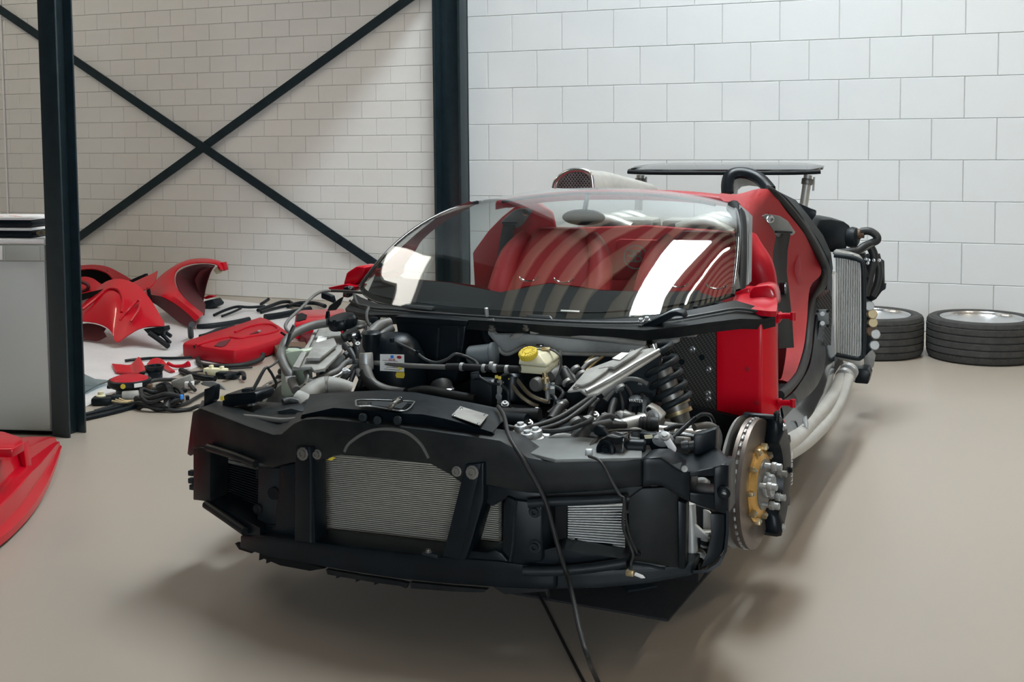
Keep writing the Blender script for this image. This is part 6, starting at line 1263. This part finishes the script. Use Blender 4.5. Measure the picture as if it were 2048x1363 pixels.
loose = [
    ('seal_strip', ((165, 830, .012), (230, 815, .012), (280, 800, .012), (330, 789, .012), (372, 780, .012)), .012, 'blk', 'long black seal strip on the floor, nearest of the strips by the column', 'strip'),
    ('seal_strip', ((165, 838, .012), (230, 823, .012), (275, 811, .012)), .012, 'blk', 'black seal strip ending at the cable bundle on the floor', 'strip'),
    ('seal_strip', ((190, 822, .012), (280, 795, .014), (320, 782, .014), (370, 772, .014), (398, 762, .014)), .010, 'rubber', 'black strip running under the looped hose towards the car corner', 'strip'),
    ('wiring_loop', ((290, 765, .02), (286, 772, .02), (300, 778, .02), (318, 778, .02), (330, 786, .02), (340, 792, .02)), .014, 'hose', 'dark curved hose looping beside the round speaker', 'hose'),
    ('wiring_loop', ((290, 768, .03), (310, 760, .03), (340, 759, .03), (360, 760, .03), (372, 758, .03), (382, 756, .05), (380, 768, .04), (390, 780, .02)), .012, 'hose', 'black hose arching over the silver connector on the floor', 'hose'),
    ('cable_run', ((308, 785, .02), (300, 797, .02), (286, 806, .02)), .009, 'rubber', 'short black cable between speaker and cable bundle', 'cable'),
    ('cable_run', ((330, 802, .015), (345, 812, .015), (372, 806, .015), (390, 796, .015), (410, 785, .015)), .010, 'rubber', 'thin black cable curling from the bundle to the car corner', 'cable'),
    ('bowden_cable', ((396, 716, .02), (400, 727, .02), (430, 732, .02), (470, 731, .02), (498, 727, .02), (522, 718, .03), (526, 708, .05)), .016, 'rubber', 'thick black cable bowed in front of the red door panel', 'cable'),
    ('bowden_cable', ((378, 745, .012), (420, 740, .012), (460, 737, .012), (505, 734, .012)), .006, 'rubber', 'thin straight black cable in front of the bowed thick cable', 'cable'),
    ('bowden_cable', ((400, 722, .02), (406, 736, .02), (412, 745, .03), (414, 752, .03)), .006, 'rubber', 'thin black cable hanging down to the yellowish connector', 'cable'),
    ('door_lever', ((362, 740, .02), (380, 748, .02), (405, 754, .02), (430, 757, .02)), .018, 'blk', 'black curved lever left of the yellowish connector', 'lever'),
    ('door_lever', ((448, 754, .03), (470, 748, .03), (486, 746, .04), (488, 756, .03)), .014, 'blk', 'black hooked lever right of the yellowish connector', 'lever'),
    ('wiper_arm', ((428, 630, .02), (450, 620, .04), (474, 613, .05), (500, 614, .04), (530, 612, .04)), .012, 'blk', 'forked black wiper arm on the foil close to the wall', 'wiper arm'),
    ('wiper_arm', ((444, 632, .02), (465, 624, .03), (482, 616, .04)), .010, 'blk', 'second prong of a black wiper arm on the foil close to the wall', 'wiper arm'),
    ('wiper_arm', ((516, 620, .03), (540, 612, .03), (562, 604, .04), (578, 603, .03), (584, 607, .02)), .016, 'blk', 'thick black blade with curled end by the wall', 'wiper blade'),
    ('wiper_arm', ((522, 624, .02), (550, 616, .02), (575, 611, .02), (602, 611, .02)), .012, 'blk', 'straight black blade behind the red door panel', 'wiper blade'),
    ('wiper_arm', ((522, 608, .02), (530, 603, .05), (537, 598, .08)), .014, 'blk', 'short black stub sticking up by the wall', 'stub'),
    ('seal_strip', ((395, 653, .02), (430, 650, .03), (470, 644, .03), (498, 638, .03)), .020, 'blk_mid', 'pointed dark strip lying behind the red door panel', 'strip'),
    ('seal_strip', ((400, 672, .02), (415, 668, .02), (440, 658, .02), (470, 653, .02)), .014, 'blk_mid', 'bent dark strip against the back edge of the red door panel', 'strip'),
    ('seal_strip', ((382, 672, .02), (381, 656, .10), (384, 648, .14)), .022, 'blk_mid', 'dark upright rubber stub left of the red door panel', 'stub'),
    ('harness', ((530, 634, .03), (560, 630, .03), (590, 624, .03), (620, 618, .03)), .026, 'blk', 'thick black wiring harness behind the red door panel', 'harness'),
    ('harness', ((575, 612, .03), (600, 606, .03), (630, 606, .03), (650, 612, .03)), .018, 'blk', 'dark wiring harness at the foot of the brick wall', 'harness'),
    ('dark_strip', ((250, 721, .02), (300, 716, .02), (350, 716, .02), (384, 714, .02)), .010, 'blk', 'flat dark strip on the foil behind the small red pieces', 'strip')]
for nm, pts, r, m, lb, ct in loose: bar3(nm, pts, r, m, lb, ct)
cn = thing('connector', 'yellowish translucent connector on the bare floor before the red door panel', 'connector', w(432, 752, Z=.002), .15)
ob('body', boxm((0, 0, .028), (.15, .05, .045), bev=.008), 'cream', cn); ob('clip', boxm((-.03, 0, .058), (.02, .03, .02), bev=.003), 'cream', cn); ob('clip', boxm((.04, 0, .056), (.02, .03, .016), bev=.003), 'cream', cn)
ob('dark_end', boxm((.10, -.04, .02), (.14, .07, .04), RZ(-.1), .012), 'blk', cn)
ac = thing('latch_unit', 'silver and black latch unit with red spot among the cables', 'latch', w(366, 778, Z=.002), .5)
ob('body', boxm((0, 0, .04), (.12, .05, .06), RZ(0, -.3), .008), 'alu_dusty', ac); ob('cap', boxm((.04, -.02, .03), (.05, .05, .04), bev=.006), 'whiteplast', ac); ob('red_spot', boxm((.045, -.047, .03), (.014, .004, .014)), 'label_red', ac); ob('lever', boxm((-.05, .0, .02), (.08, .04, .02), RZ(.4), .004), 'blk', ac)
gp = thing('grey_fin', 'grey curved fin plate on the floor behind the car corner', 'plate', w(420, 782, Z=.002))
ob('plate', prismm([w(a, b, Y=5.45)-w(420, 782, Z=.002) for a, b in ((400, 766), (408, 762), (425, 762), (440, 768), (452, 780), (440, 778), (435, 776), (432, 788), (430, 776), (404, 770))], (0, .012, 0), bev=.003), 'greypaint', gp)
bk = thing('bracket', 'small black bracket with screws in front of the small red pieces', 'bracket', w(305, 757, Z=.002), .2)
ob('cup', lathem([(.05, .04), (.055, .06), (.06, .075), (.045, .075), (.04, .05)], (.0, .03, 0), (0, 0, 1), 18), 'blk', bk); ob('body', boxm((-.01, 0, .022), (.13, .06, .044), bev=.008), 'blk', bk); ob('screw', boltm(V((-.02, -.035, .03)), (0, -1, 0), .008, .006), 'alu', bk)
tb = thing('terminal_block', 'cluster of small brass and silver terminals on the dark strips', 'terminal', w(352, 800, Z=.004), .4)
for k in range(6): ob('terminal', boxm((.022*k-.05, .01*(k % 2), .012), (.018, .04, .022), RZ(.2*(k % 3)), .003), ('brass', 'alu', 'blk')[k % 3], tb)
